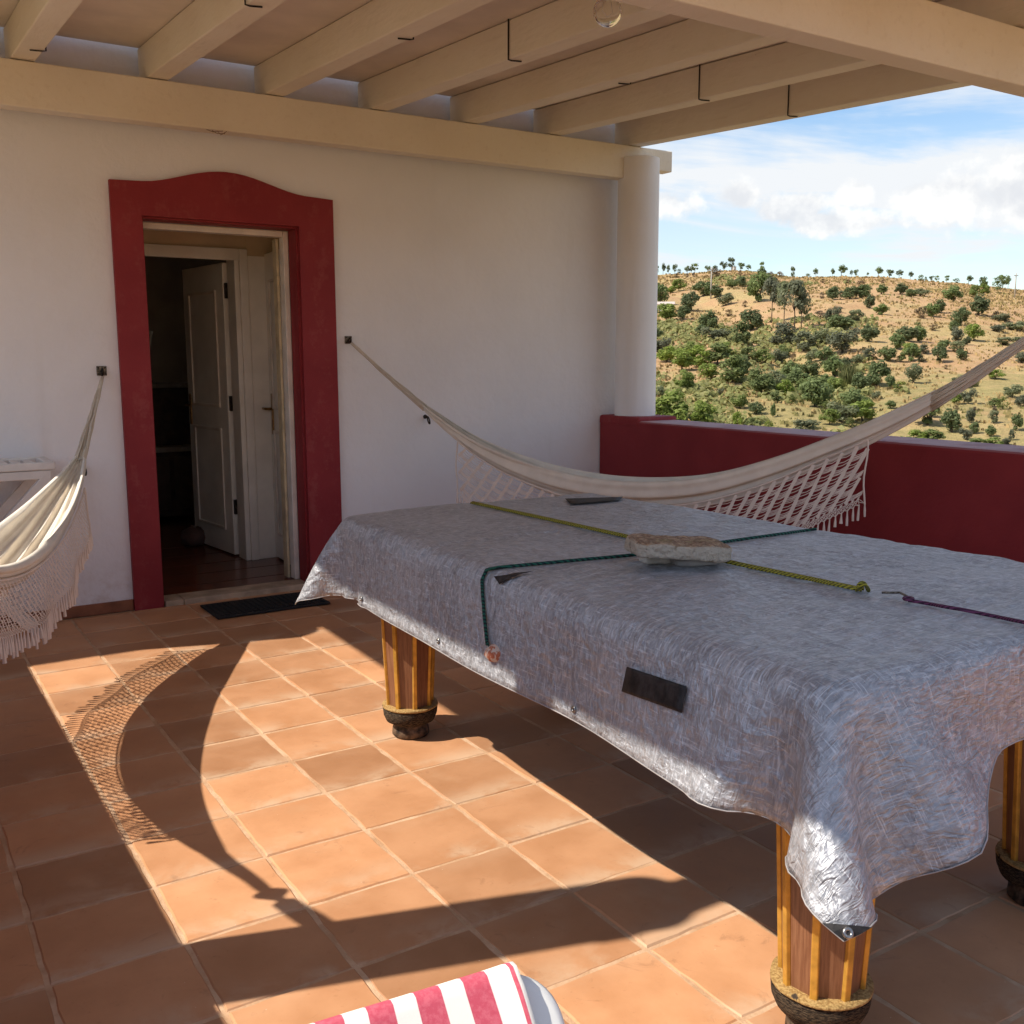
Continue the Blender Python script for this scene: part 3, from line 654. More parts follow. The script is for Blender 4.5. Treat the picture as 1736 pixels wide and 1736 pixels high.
def mat_tarp():
    q = Mat('silver_woven_tarp', .48, .34, .35); uv = q.tc('UV')
    la = q.noise(q.map(uv, (9, 135, 1)), 1.4, 3, .6); lb = q.noise(q.map(uv, (135, 9, 1)), 1.4, 3, .6)
    la2 = q.noise(q.map(uv, (14, 190, 1)), 1.1, 2, .6); lb2 = q.noise(q.map(uv, (190, 14, 1)), 1.1, 2, .6)
    w = q.math('MAXIMUM', q.math('MAXIMUM', q.ss(la, .60, .70), q.ss(lb, .60, .70)), q.math('MULTIPLY', q.math('MAXIMUM', q.ss(la2, .58, .70), q.ss(lb2, .58, .70)), .8))
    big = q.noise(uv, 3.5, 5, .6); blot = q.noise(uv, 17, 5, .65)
    base = q.mix(q.ss(big, .3, .7), (.28, .28, .295), (.38, .382, .40)); base = q.mix(q.ss(blot, .52, .70, 0, .45), base, (.19, .18, .185)); base = q.mix(q.ss(q.noise(q.map(uv, (34, 78, 1), rot=(0, 0, .25)), 1., 5, .68, 1.), .42, .66, 0, .75), base, (.54, .54, .56))  # blotches and streaked noise paint crinkle shading and highlights into the base colour
    g = q.N.new('ShaderNodeNewGeometry'); sp = q.N.new('ShaderNodeSeparateXYZ'); q.L.new(uv, sp.inputs[0])
    col = q.mix(q.math('MULTIPLY', w, .50), base, (.84, .84, .86)); q.color(col)
    q.rough(q.math('ADD', q.ss(q.noise(uv, 30, 4), .3, .7, .40, .54), q.math('MULTIPLY', w, .12)))
    cr = q.noise(q.map(uv, (26, 60, 1), rot=(0, 0, .35)), 1.0, 2, .5, 1.2); cr2 = q.noise(q.map(uv, (80, 34, 1), rot=(0, 0, -.3)), 1., 2, .5, .8)
    ht = q.math('ADD', q.math('MULTIPLY', w, .05), q.math('ADD', q.math('MULTIPLY', q.math('ABSOLUTE', q.math('SUBTRACT', cr, .5)), 1.5), q.math('MULTIPLY', cr2, .3)))
    wp = q.N.new('ShaderNodeVectorMath'); wp.operation = 'MULTIPLY_ADD'; nz = q.noise(uv, 9, 4, .6, 0, 1); q.L.new(nz, wp.inputs[0]); wp.inputs[1].default_value = (.10, .10, 0); q.L.new(uv, wp.inputs[2])
    f1 = q.vor(q.map(wp.outputs[0], (10, 17, 1), rot=(0, 0, .5)), 1.); f2 = q.vor(q.map(wp.outputs[0], (38, 24, 1), rot=(0, 0, -.4)), 1.)
    ht = q.math('ADD', ht, q.math('ADD', q.math('MULTIPLY', f1, 1.1), q.math('MULTIPLY', f2, .8)))
    q.bump(ht, 1., .0058); return q.m
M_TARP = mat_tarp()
me = bpy.data.meshes.new('tarp_cover'); me.from_pydata(verts, [], faces); me.update()
uvl = me.uv_layers.new(name='UVMap')
UV = [(U[i, j], V[i, j]) for i in range(nu) for j in range(nv)]
for lp in me.loops: uvl.data[lp.index].uv = UV[lp.vertex_index]
cov_root = thing('table_cover', (1.97, 2.2, .48), 'silver grey tarpaulin draped over the billiard table, hanging to a corner point', 'cover')
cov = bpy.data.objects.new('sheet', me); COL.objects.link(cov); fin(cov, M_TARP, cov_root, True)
ssf = cov.modifiers.new('sub', 'SUBSURF'); ssf.levels = 1; ssf.render_levels = 1
sol = cov.modifiers.new('solid', 'SOLIDIFY'); sol.thickness = .0012; sol.offset = -1
bvh = BVHTree.FromPolygons([Vector(v) for v in verts], faces)
def hit(u, v, off=.002):
    d = ray(u, v).normalized(); p, n, i, t = bvh.ray_cast(EYE, d)
    if p is None: return None
    if n.dot(d) > 0: n = -n
    return p+n*off
def topz(x, y): 
    p, n, i, t = bvh.ray_cast(Vector((x, y, 1.3)), Vector((0, 0, -1))); return p.z if p else TZ
# hem seam: narrow folded strip along the border, bound edge
edge = [i*nv for i in range(nu)] + [(nu-1)*nv+j for j in range(1, nv)] + [i*nv+nv-1 for i in range(nu-2, -1, -1)] + [j for j in range(nv-2, 0, -1)]
pts = [Vector(verts[k]) for k in edge]; MB().tube(pts+[pts[0]], .0015, 5, False).build('hem', simple('hem_binding', (.42, .39, .38), .5, .3), cov_root, True)
M_TAPE = simple('black_tape', (.022, .018, .017), .6, var=.5, sc=35, bst=.4, bsc=60)
def patch(quad, name, mat, n=8, off=.0065):
    g = []; 
    for a in range(n+1):
        for b in range(n+1):
            s, t = a/n, b/n; u = (quad[0][0]*(1-s)+quad[1][0]*s)*(1-t)+(quad[3][0]*(1-s)+quad[2][0]*s)*t; v = (quad[0][1]*(1-s)+quad[1][1]*s)*(1-t)+(quad[3][1]*(1-s)+quad[2][1]*s)*t
            p = hit(u, v, off); g.append(p if p else Vector((0, 0, -1)))
    if any(p.z < 0 for p in g): return
    mb = MB(); mb.add(g, [(a*(n+1)+b, (a+1)*(n+1)+b, (a+1)*(n+1)+b+1, a*(n+1)+b+1) for a in range(n) for b in range(n)])
    o = mb.build(name, mat, cov_root, True); s = o.modifiers.new('s', 'SOLIDIFY'); s.thickness = .0008; s.offset = 0
patch([(1067, 1130), (1168, 1164), (1160, 1209), (1058, 1172)], 'black_tape_gap_patch', M_TAPE)
patch([(958, 848), (1056, 845), (1050, 851), (968, 858)], 'black_tape_gap_patch', M_TAPE)
patch([(840, 979), (905, 972), (868, 981), (850, 992)], 'black_tape_gap_patch', M_TAPE, 6)  # black sheet painted in for the dark gap in the cover, no tape here
# grommets along the left hem, and the reinforced dark corner with its eyelet
M_EYE = simple('eyelet_steel', (.35, .34, .33), .3, .9)
def eyelet(p, n, r=.009, parent=cov_root):
    n = n.normalized(); a = n.orthogonal().normalized(); b = n.cross(a)
    MB().tube([p+(a*math.cos(t)+b*math.sin(t))*r for t in np.linspace(0, 2*math.pi, 17)], .0032, 6, False).build('eyelet', M_EYE, parent, True)
    MB().add([p+n*.0005]+[p+n*.0005+(a*math.cos(t)+b*math.sin(t))*r*.9 for t in np.linspace(0, 2*math.pi, 13)[:-1]], [(0, 1+k, 1+(k+1) % 12) for k in range(12)]).build('eyelet_hole', M_TAPE, parent)
def fnorm(k): 
    return Vector(me.vertices[k].normal)
for j in (38, 62, 84):
    k = 1*nv+j; n = fnorm(k); n = n if n.x < 0 else -n; eyelet(Vector(verts[k])+n*.003, n, .0055)
tri = [(0, 0), (4, 0), (0, 4)]
cv = {}; mbc = MB()
CP = 2
for i in range(CP):
    for j in range(CP-i):
        q = [(i, j), (i+1, j), (i+1, j+1), (i, j+1)] if i+j < CP-1 else [(i, j), (i+1, j), (i, j+1)]
        q = [(min(a, nu-1), b) for a, b in q]
        def off(a, b):
            k = a*nv+b; n = fnorm(k); v = Vector(verts[k]); n = n if n.dot(EYE-v) > 0 else -n; return v+n*.004
        mbc.add([off(a, b) for a, b in q], [tuple(range(len(q)))])
mbc.build('corner_patch', M_TAPE, cov_root)
k = 1*nv+1; n = fnorm(k); v = Vector(verts[k]); n = n if n.dot(EYE-v) > 0 else -n; eyelet(Vector(verts[0])*.5+v*.5+n*.007, n, .006)

# ------------------------------------------------------------------ ropes, stones
def mat_rope(name, ca, cb, sc=170):
    q = Mat(name, .7, 0, .3); t = q.tc(); w = q.N.new('ShaderNodeTexWave'); w.bands_direction = 'DIAGONAL'; w.inputs['Scale'].default_value = sc; w.inputs['Distortion'].default_value = 2; q.L.new(t, w.inputs[0])
    q.color(q.mix(q.ss(w.outputs[1], .35, .65), ca, cb)); q.bump(w.outputs[1], .8, .003); return q.m
M_YEL = mat_rope('yellow_cord', (.11, .095, .02), (.42, .37, .04), 60); M_GRN = mat_rope('green_cord', (.006, .02, .022), (.015, .11, .075), 40); M_PUR = mat_rope('purple_cord', (.05, .015, .035), (.16, .04, .10), 60)
def rope_pts(px, off, n=14):
    out = []
    for (a, b) in zip(px[:-1], px[1:]):
        for k in range(n):
            t = k/n; p = hit(a[0]*(1-t)+b[0]*t, a[1]*(1-t)+b[1]*t, off)
            if p: out.append(p)
    return out
def smooth(pts, it=2):
    for _ in range(it): pts = [pts[0]]+[(pts[i-1]+pts[i]*2+pts[i+1])/4 for i in range(1, len(pts)-1)]+[pts[-1]]
    return pts
yel = thing('yellow_rope', onz(1150, 935, .83), 'yellow braided rope stretched lengthways over the silver cover', 'rope')
ya = smooth(rope_pts([(800, 855), (1070, 914), (1235, 957), (1480, 1008)], .007))
for s in (-1, 1):
    pp = [p+Vector((s*.0038, 0, .001*s)) for p in ya]; MB().tube(pp, .0040, 7).build('strand', M_YEL, yel, True)
kp = ya[-1]
MB().tube([kp+Vector((.012*math.cos(t)*(1+.2*math.sin(3*t)), .014*math.sin(t), .006+.008*math.sin(2*t))) for t in np.linspace(0, 11, 40)], .004, 7).build('knot', M_YEL, yel, True)
hk = [hit(1495, 1010, .008), hit(1510, 1012, .010), hit(1525, 1013, .012), hit(1535, 1016, .009), hit(1543, 1021, .008)]
MB().tube([p for p in hk if p], .0028, 6).build('metal_hook', M_GALV, yel, True)
pur = thing('purple_cord', onz(1640, 1040, .83), 'thin purple elastic cord running on from the yellow rope', 'cord')
pp = smooth(rope_pts([(1540, 1022), (1640, 1040), (1765, 1066)], .006)); MB().tube(pp, .0042, 7).build('strand', M_PUR, pur, True)
MB().tube([pp[0]+Vector((.010*math.cos(t), .009*math.sin(t), .004)) for t in np.linspace(0, 6.3, 14)], .004, 6).build('loop', M_PUR, pur, True)
grn = thing('green_rope', onz(1000, 950, .83), 'dark green twisted rope lying across the cover and down its left side', 'rope')
ga = smooth(rope_pts([(1396, 898), (1232, 921), (1075, 944), (828, 967), (820, 985), (824, 1040), (830, 1098)], .006), 1)
MB().tube(ga, .0048, 7).build('strand', M_GRN, grn, True)
gb = ga[-1]
wt = thing('clay_weight', gb+Vector((.02, 0, -.02)), 'small orange and white patterned clay weight tied to the green rope', 'weight')
wq = Mat('patterned_clay', .8); t_ = wq.tc(); wv = wq.noise(wq.map(t_, (80, 80, 30)), 1.2, 2); wq.color(wq.mix(wq.ss(wv, .44, .52), (.45, .13, .06), (.62, .46, .36)))
gd = gb+Vector((.016, -.028, -.018)); MB().lathe([(.004, -.022), (.024, -.016), (.034, -.002), (.032, .012), (.02, .022), (.004, .026)], gd, 16, lambda a, z: .12*math.cos(2*a)).build('clay_body', wq.m, wt, True)
MB().tube([gb+Vector((0, 0, .01)), gb+Vector((-.004, -.015, 0)), gd+Vector((0, 0, .024))], .003, 6).build('tie', M_GRN, wt, True)

def mat_stone():
    q = Mat('shelly_limestone', .9, 0, .2); t = q.tc()
    g = q.N.new('ShaderNodeNewGeometry'); sp = q.N.new('ShaderNodeSeparateXYZ'); q.L.new(g.outputs['True Normal'], sp.inputs[0])
    n = q.noise(t, 55, 5, .7); v = q.vor(t, 70); 
    side = q.mix(q.ss(q.noise(t, 22, 5, .7), .56, .68), (.66, .56, .44), (.30, .21, .13)); side = q.mix(q.ss(v, .12, .02, 0, .8), side, (.2, .13, .08))
    topc = q.mix(q.ss(n, .38, .60), (.22, .11, .055), (.60, .42, .28)); topc = q.mix(q.ss(q.noise(t, 18, 4), .5, .68, 0, .55), topc, (.40, .33, .14))
    q.color(q.mix(q.ss(q.math('ADD', sp.outputs[2], q.math('MULTIPLY', q.math('SUBTRACT', n, .5), 1.4)), .55, .95), side, topc)); q.bump(q.math('ADD', q.math('MULTIPLY', n, 2.), v), 1., .012); return q.m
def rock(name, c, size, rotz, mat, seed, tilt=(0, 0), amp=.012, parent=None, sub=5):
    bm = bmesh.new(); bmesh.ops.create_cube(bm, size=2); bmesh.ops.subdivide_edges(bm, edges=bm.edges, cuts=sub, use_grid_fill=True)
    mt = Matrix.Translation(c) @ Matrix.Rotation(rotz, 4, 'Z') @ Matrix.Rotation(tilt[0], 4, 'X') @ Matrix.Rotation(tilt[1], 4, 'Y')
    for v in bm.verts:
        p = v.co.copy(); l = p.length; k = (abs(p.x)**7+abs(p.y)**7+abs(p.z)**7)**(1/7); p = p/k
        q = Vector((p.x*size[0], p.y*size[1], p.z*size[2])); q += Vector((mnoise.noise(q*14+Vector((seed, 0, 0))), mnoise.noise(q*14+Vector((0, seed, 0))), mnoise.noise(q*22+Vector((0, 0, seed)))*.6))*amp
        v.co = mt @ q
    m_ = bpy.data.meshes.new(name); bm.to_mesh(m_); bm.free(); o = bpy.data.objects.new(name, m_); COL.objects.link(o); return fin(o, mat, parent, True)
sp_ = onz(1150, 925, .88); tz = topz(sp_.x, sp_.y)
M_STONE = mat_stone(); M_PALE = simple('pale_stone', (.55, .50, .43), .85, var=.15, sc=30, bst=.5)
z_s = tz+.043
o = rock('stone_slab', (sp_.x, sp_.y, z_s), (.124, .095, .023), R(-26), M_STONE, 3.3, (R(-2), R(4)), .012, sub=12); tag(o, 'flat brown topped limestone slab weighing down the cover where ropes cross', 'stone')
ps_ = onz(1112, 951, .84); o = rock('pebble', (ps_.x+.015, ps_.y+.02, topz(ps_.x, ps_.y)+.011), (.040, .026, .011), R(-15), M_PALE, 9.1, (0, 0), .006, sub=3); tag(o, 'small white stone under the left end of the stone slab', 'stone')
ps_ = onz(1195, 953, .84); o = rock('pebble', (ps_.x-.005, ps_.y+.03, topz(ps_.x, ps_.y)+.010), (.060, .035, .010), R(-20), simple('grey_stone', (.36, .34, .32), .85), 5.4, (0, 0), .006, sub=3); tag(o, 'flat grey stone under the right end of the stone slab', 'stone')

# ------------------------------------------------------------------ hammocks
def mat_cloth(name, c, s=1.0):
    q = Mat(name, .92, 0, .15); t = q.tc(); n = q.noise(t, 12, 4); w = q.noise(q.map(t, (1, 1, 1)), 420, 2)
    col = q.mix(q.ss(n, .3, .7), c, tuple(x*.9 for x in c)); q.color(col); q.bump(q.math('ADD', w, q.math('MULTIPLY', n, .6)), .4, .002)
    q.b.inputs['Transmission Weight'].default_value = 0; return q.m
M_HAM = mat_cloth('natural_cotton', (.80, .73, .63)); M_LACE = mat_cloth('cotton_lace', (.78, .68, .60)); M_STRING = mat_cloth('cotton_string', (.66, .58, .47))
def interp(xs, ys, x):
    xs, ys = np.array(xs), np.array(ys); i = int(np.clip(np.searchsorted(xs, x)-1, 0, len(xs)-2))
    m_ = np.gradient(ys, xs); h_ = xs[i+1]-xs[i]; t = (x-xs[i])/h_
    return (2*t**3-3*t*t+1)*ys[i]+(t**3-2*t*t+t)*h_*m_[i]+(-2*t**3+3*t*t)*ys[i+1]+(t**3-t*t)*h_*m_[i+1]
def hammock(label, A, B, zc, s0, s1, W, Dp, front, fr_drop, pleat=.010, seed=0, strings=16, lobes=4.5, fr_range=None, droop=.0, attach=-.42, endB=.13, knot=0., lace=(.05, .013, .003), sides=(1, -1)):
    A, B = Vector(A), Vector(B); hd = Vector((B.x-A.x, B.y-A.y, 0)); ln = hd.length; t_ = hd/ln; nn = Vector((t_.y, -t_.x, 0))
    if nn.dot(Vector(front)) < 0: nn = -nn
    root = thing('hammock', (A+B)/2-Vector((0, 0, .8)), label, 'hammock', 'cotton hammocks')
    zs = lambda s: float(interp([a for a, _ in zc], [b for _, b in zc], s))
    ns, nt_ = 110, 56; mb = MB()
    def env(s):
        k = (s-s0)/(s1-s0); e = math.sin(math.pi*min(max(k, 0), 1)); f_ = .13+(endB-.13)*max(0, min(1, (k-.5)*2)); return f_+(1-f_)*e**.75, e
    def pt(s, t):
        e, e2 = env(s); ph = seed+1.2*math.sin(s*5+seed)
        th = t*1.45; lat = W*e*math.sin(th)*(1+.08*math.sin(s*9+t*3)); ver = Dp*e*(1-math.cos(th))*1.05-Dp*e*.55
        pl = pleat*(.45+.55*e)*(1.9*abs(math.sin(t*math.pi*lobes*.5+ph))**.7-1.+.35*math.sin(t*math.pi*lobes*2.3+ph*2+s*4))
        nx, nz = math.sin(th), -math.cos(th)
        lat += nx*pl; ver += nz*pl
        ver -= droop*e2*max(0, t)
        p = A+hd*s+nn*lat; return Vector((p.x, p.y, zs(s)+ver))
    vs = [pt(s0+(s1-s0)*i/ns, -1+2*j/nt_) for i in range(ns+1) for j in range(nt_+1)]
    mb.add(vs, [(i*(nt_+1)+j, (i+1)*(nt_+1)+j, (i+1)*(nt_+1)+j+1, i*(nt_+1)+j+1) for i in range(ns) for j in range(nt_)])
    o = mb.build('cloth', M_HAM, root, True); s_ = o.modifiers.new('s', 'SOLIDIFY'); s_.thickness = .003
    # strings at both ends
    for (sa, P0) in ((s0, A), (s1, B)):
        mb = MB(); s_end = sa
        for k in range(strings):
            t = -1+2*(k+.5)/strings; q = pt(sa+(.004 if sa == s0 else -.004), t*.98); c = []
            sgn = 0 if sa == s0 else 1
            for m_ in range(9):
                u = m_/8; ss = sgn+(sa-sgn)*u; base = A+hd*ss; zz = zs(ss); off = q-Vector(((A+hd*sa).x, (A+hd*sa).y, zs(sa)))
                sw = Vector((random.uniform(-1, 1), random.uniform(-1, 1), random.uniform(-1, 1)))*.004*math.sin(math.pi*u)
                kk = (.16+.84*u**1.3 if m_ > 0 else .10) if sgn == 0 or endB < .2 else (.34+.66*u if m_ > 0 else .22)
                c.append(Vector((base.x, base.y, zz))+off*kk+sw)
            mb.tube(c, random.uniform(.0035, .0055), 5)
        mb.build('end_strings', M_STRING, root, True)
        # gathered neck binding
        e = A if sa == s0 else B; d = Vector(((A+hd*(.03 if sa == s0 else .97)).x, (A+hd*(.03 if sa == s0 else .97)).y, zs(.03 if sa == s0 else .97)))
        MB().tube([e, e*.5+d*.5, d], [.008, .011, .010], 8).build('neck', M_STRING, root, True)
    if knot:
        kp_ = A+hd*.935; kp_.z = zs(.935)
        MB().lathe([(.004, -.035), (.024, -.024), (.030, 0), (.024, .024), (.004, .035)], kp_, 14, lambda a, z: .15*math.sin(3*a+z*40)).build('end_knot', M_STRING, root, True)
        q0 = A+hd*.95; q0.z = zs(.95); MB().tube([q0, (q0+B)/2, B], [.026, .030, .028], 10).build('end_rope', M_STRING, root, True)
    # knotted lace borders
    f0, f1 = fr_range or (s0+.04*(s1-s0), s1-.04*(s1-s0))
    for side in sides:
        fm = MB(); tm = MB()
        def edge_pt(s):
            e, _ = env(s); p = A+hd*s+nn*(side*(W*e*1.0+.012)); return Vector((p.x, p.y, zs(s)+attach*Dp*e))
        def drop(s):
            k = (s-f0)/(f1-f0); return fr_drop*(.86+.14*math.sin(math.pi*k))
        def fp(s, b):
            p = edge_pt(min(max(s, f0-.02), f1+.02)); wv = .012*math.sin(s*ln*14+seed)*b
            q = p+nn*(wv+side*.012*b)+t_*(.006*math.sin(b*7+s*40)); q.z -= drop(s)*b; return q
        def ribbon(mbx, p, q, w_):
            d = (q-p); 
            if d.length < 1e-5: return
            d.normalize(); sd = d.cross(nn).normalized()*w_/2; dz = nn*.0012
            mbx.add([p-sd, p+sd, q+sd, q-sd], [(0, 1, 2, 3)])
        L_ = (f1-f0)*ln; sp = lace[0]; nb = int(L_/sp); lean = .10/ln
        for k in range(-2, nb+3):
            sc = f0+(k+.5)*sp/ln
            prev = None
            for m_ in range(9):
                b = .02+.80*m_/8; s = sc-lean*b*2.0+lean*.9
                if f0 <= s <= f1:
                    p = fp(s, b)
                    if prev is not None: ribbon(fm, prev, p, lace[1]*random.uniform(.8, 1.2))
                    prev = p
                else: prev = None
            # thin threads between this band and the next
            for rw in range(8):
                if (rw+k) % 2 == 0 and rw > 0: nst = 5
                else: nst = 2
                for q_ in range(nst):
                    b = .03+.78*(rw+(q_+.5)/nst*.82)/8; s = sc-lean*b*2.0+lean*.9; s2 = s+sp/ln
                    if s < f0 or s2 > f1: continue
                    p, r_ = fp(s, b), fp(s2, b); mid = (p+r_)/2-Vector((0, 0, .003+random.uniform(0, .004)))
                    ribbon(fm, p, mid, lace[2]); ribbon(fm, mid, r_, lace[2])
        # crossed threads gathering into tassels
        nt2 = int(L_/.024)
        for k in range(nt2+1):
            s = f0+(f1-f0)*k/nt2; base = fp(s, .93)
            for ds in (-.055, -.03, 0, .03, .055):
                s2 = s+ds/ln
                if f0 <= s2 <= f1: ribbon(fm, fp(s2, .80), base, .0026)
            tip = base+Vector((random.uniform(-.004, .004), random.uniform(-.004, .004), -.045-random.uniform(0, .035)))
            fm.tube([base+Vector((0, 0, .006)), base+(tip-base)*.18, base+(tip-base)*.55, tip], [.0025, .0036, .006, .0075*random.uniform(.6, 1.2)], 6)
        # top binding and end cords
        tb = [fp(f0+(f1-f0)*k/60, 0) for k in range(61)]; fm.tube(tb, .004, 5)
        for s in (f0, f1): fm.tube([fp(s, b) for b in np.linspace(0, .95, 8)], .0045, 5)
        tag(fm.build('lace_fringe', M_LACE, root), kind='stuff')
    return root
HA = (2.475, 5.655, 1.462); HB = (4.372, 2.47, 1.53)
zcR = [(0, 1.462), (.063, 1.285), (.138, 1.088), (.222, .895), (.323, .75), (.419, .680), (.509, .672), (.594, .715), (.675, .815), (.75, .938), (.822, 1.07), (.889, 1.22), (.973, 1.45), (1.0, 1.53)]
hamR = hammock('cream cotton hammock with lace fringe slung across in front of the red parapet', HA, HB, zcR, .135, .875, .10, .165, (-1, -1, 0), .37, .017, 1.7, 30, 3.4, (.205, .80), endB=.46, lace=(.062, .016, .0032), sides=(1,))
LA = (1.075, 5.655, 1.275); LB = (-.275, 2.47, 1.40)
zcL = [(0, 1.275), (.10, 1.045), (.183, .875), (.27, .775), (.385, .685), (.517, .635), (.62, .655), (.72, .745), (.82, .92), (.92, 1.17), (1.0, 1.40)]
hamL = hammock('sunlit cream cotton hammock with shaggy fringe at the left edge', LA, LB, zcL, .165, .86, .122, .125, (1, -1, 0), .21, .014, .4, 18, 5.5, (.25, .82), attach=-.05, knot=1., lace=(.030, .0055, .0024))

# ------------------------------------------------------------------ wall hooks
def wall_hook(p, link_to, label, size=.045):
    t = thing('wall_hook', p, label, 'hook', 'hammock hooks on the house wall'); y = YW
    MB().box((p[0]-size/2, y-.008, p[2]-size/2), (p[0]+size/2, y-.0006, p[2]+size/2)).build('plate', M_GALV, t, bevel=.002)
    ring = [Vector((p[0]+.0, y-.012-.016*(1-math.cos(a)), p[2]-.004+.016*math.sin(a))) for a in np.linspace(0, 2*math.pi, 16)]
    MB().tube(ring, .004, 6, False).build('ring', M_DARKMETAL, t, True)
    if link_to is not None:
        a = Vector((p[0], y-.040, p[2]-.004)); d = Vector(link_to)-a; n = d.normalized(); s = n.orthogonal().normalized(); L = d.length
        lk = [a+n*(L*.5-L*.56*math.cos(q))+s*(.009*math.sin(q)) for q in np.linspace(0, 2*math.pi, 18)]
        MB().tube(lk, .0042, 6, False).build('carabiner', M_DARKMETAL, t, True)
    for sx in (-1, 1):
        for sz in (-1, 1): MB().lathe([(.004, 0), (.004, .003)], (0, 0, 0), 8).build('screw', M_DARKMETAL, t).matrix_local = Matrix.Translation(Vector((p[0]+sx*size*.34, y-.0082, p[2]+sz*size*.34))-wpos(t)) @ Matrix.Rotation(R(90), 4, 'X')
    return t
wall_hook((2.475, YW, 1.472), HA, 'steel hook plate right of the red door frame holding the hammock')
wall_hook((1.075, YW, 1.302), LA, 'steel hook plate left of the red door frame holding the hammock', .05)
def ring_bolt(x, z, label):
    t = thing('ring_bolt', (x, YW, z), label, 'ring bolt', 'spare ring bolts on the house wall')
    MB().tube([(x, YW-.0006, z), (x, YW-.03, z)], [.014, .006], 10).build('bolt', M_DARKMETAL, t, True)
    MB().tube([Vector((x+.006*math.sin(a), YW-.036-.02*(1-math.cos(a))*.6, z-.02+.022*math.cos(a))) for a in np.linspace(0, 2*math.pi, 16)], .0045, 6, False).build('ring', M_DARKMETAL, t, True)
ring_bolt(2.985, .998, 'spare dark ring bolt on the white wall below the hammock strings')
ring_bolt(.952, .805, 'spare dark ring bolt on the wall beside the left hammock')

# ------------------------------------------------------------------ doormat, slatted table, lounger
mt_ = thing('doormat', (1.79, 5.36, 0), 'black rubber doormat on the tiles before the doorway', 'doormat')
MB().box((1.485, 5.20, .003), (2.12, 5.535, .014)).build('pad', M_MAT, mt_, bevel=.004)
rb = MB()
for k in range(20): rb.box((1.51+k*.0305, 5.225, .0145), (1.528+k*.0305, 5.51, .0185))
rb.build('ribs', M_MAT, mt_)
wt_ = thing('slatted_table', (.25, 5.46, 0), 'white slatted folding table against the wall behind the left hammock', 'table')
ft = MB(); Z0, Z1 = .835, .872
ft.box((-.12, 5.30, Z0), (.765, 5.335, Z1)); ft.box((-.12, 5.60, Z0), (.765, 5.635, Z1)); ft.box((.72, 5.337, Z0), (.765, 5.598, Z1)); ft.box((-.12, 5.337, Z0), (-.075, 5.598, Z1))
ft.build('top_frame', M_WHITEWOOD, wt_, bevel=.005)
for k in range(13):
    x = -.05+k*.058; MB().box((x, 5.337, Z0+.012), (x+.040, 5.598, Z1-.006)).build('slat', M_WHITEWOOD, wt_, bevel=.003)
MB().box((-.10, 5.306, .79), (.745, 5.330, .832)).build('apron', M_WHITEWOOD, wt_, bevel=.004)
for (y, xa, xb) in ((5.305, .73, -.02), (5.605, .73, -.02), (5.33, -.06, .66), (5.58, -.06, .66)):
    a, b = Vector((xa, y, .80)), Vector((xb, y, 0.0)); d = (b-a).normalized(); sdv = Vector((-d.z, 0, d.x))*.022; dy = Vector((0, .022, 0))
    MB().hexa([a-sdv, a+sdv, a+sdv+dy, a-sdv+dy, b-sdv, b+sdv, b+sdv+dy, b-sdv+dy]).build('leg', M_WHITEWOOD, wt_, bevel=.003)
lg = thing('sun_lounger', (.35, .4, 0), 'white resin lounger with raised rounded backrest at the bottom of the photo', 'sun lounger')
BZ, PH = .62, R(48); P2 = onz(823, 1668, BZ)
eA = Vector((.996, -.092, 0)).normalized(); dP = Vector((eA.y, -eA.x, 0)); dB = dP*math.cos(PH)-Vector((0, 0, math.sin(PH))); nB = eA.cross(dB); nB = nB if nB.z > 0 else -nB
def BP(a, b, h): return P2+eA*a+dB*b+nB*h
def rrect(x0, x1, y0, y1, r, n=8):
    out = []
    for (cx, cy, a) in ((x1-r, y1-r, 0), (x0+r, y1-r, 90), (x0+r, y0+r, 180), (x1-r, y0+r, 270)):
        out += [(cx+r*math.cos(R(a+90*k/n)), cy+r*math.sin(R(a+90*k/n))) for k in range(n+1)]
    return out
def slab(x0, x1, y0, y1, r, fn, name):
    mb = MB(); lay = []
    for (ins, h) in ((.012, -.042), (0, -.034), (0, -.008), (.004, -.002), (.012, 0)): lay.append([fn(x, y, h) for x, y in rrect(x0+ins, x1-ins, y0+ins, y1-ins, r-ins*.6)])
    n = len(lay[0]); vs = [p for l in lay for p in l]
    mb.add(vs, [(j*n+k, j*n+(k+1) % n, (j+1)*n+(k+1) % n, (j+1)*n+k) for j in range(len(lay)-1) for k in range(n)] + [tuple(range((len(lay)-1)*n, len(lay)*n)), tuple(range(n))[::-1]])
    o = mb.build(name, M_WHITEPLASTIC, lg); smooth_angle(o, 50); return o
slab(-.48, .088, -.004, .44, .062, lambda a, b, h: BP(a, b, h), 'backrest')
SB = BP(0, .42, 0)
slab(-.50, .10, -.01, .92, .05, lambda a, b, h: SB+eA*a+dP*b+Vector((0, 0, h-.004)), 'seat')
for (a, b) in ((-.44, .06), (.05, .06), (-.44, .84), (.05, .84)):
    q = SB+eA*a+dP*b; MB().lathe([(.022, 0), (.026, .01), (.030, SB.z-.06), (.034, SB.z-.048)], (q.x, q.y, 0), 16).build('leg', M_WHITEPLASTIC, lg, True)
for a in (-.40, .01):
    MB().tube([BP(a, .10, -.045), SB+eA*a-dP*.22+Vector((0, 0, -.29)), SB+eA*a-dP*.23+Vector((0, 0, -SB.z+.02))], .014, 10).build('prop', M_WHITEPLASTIC, lg, True)
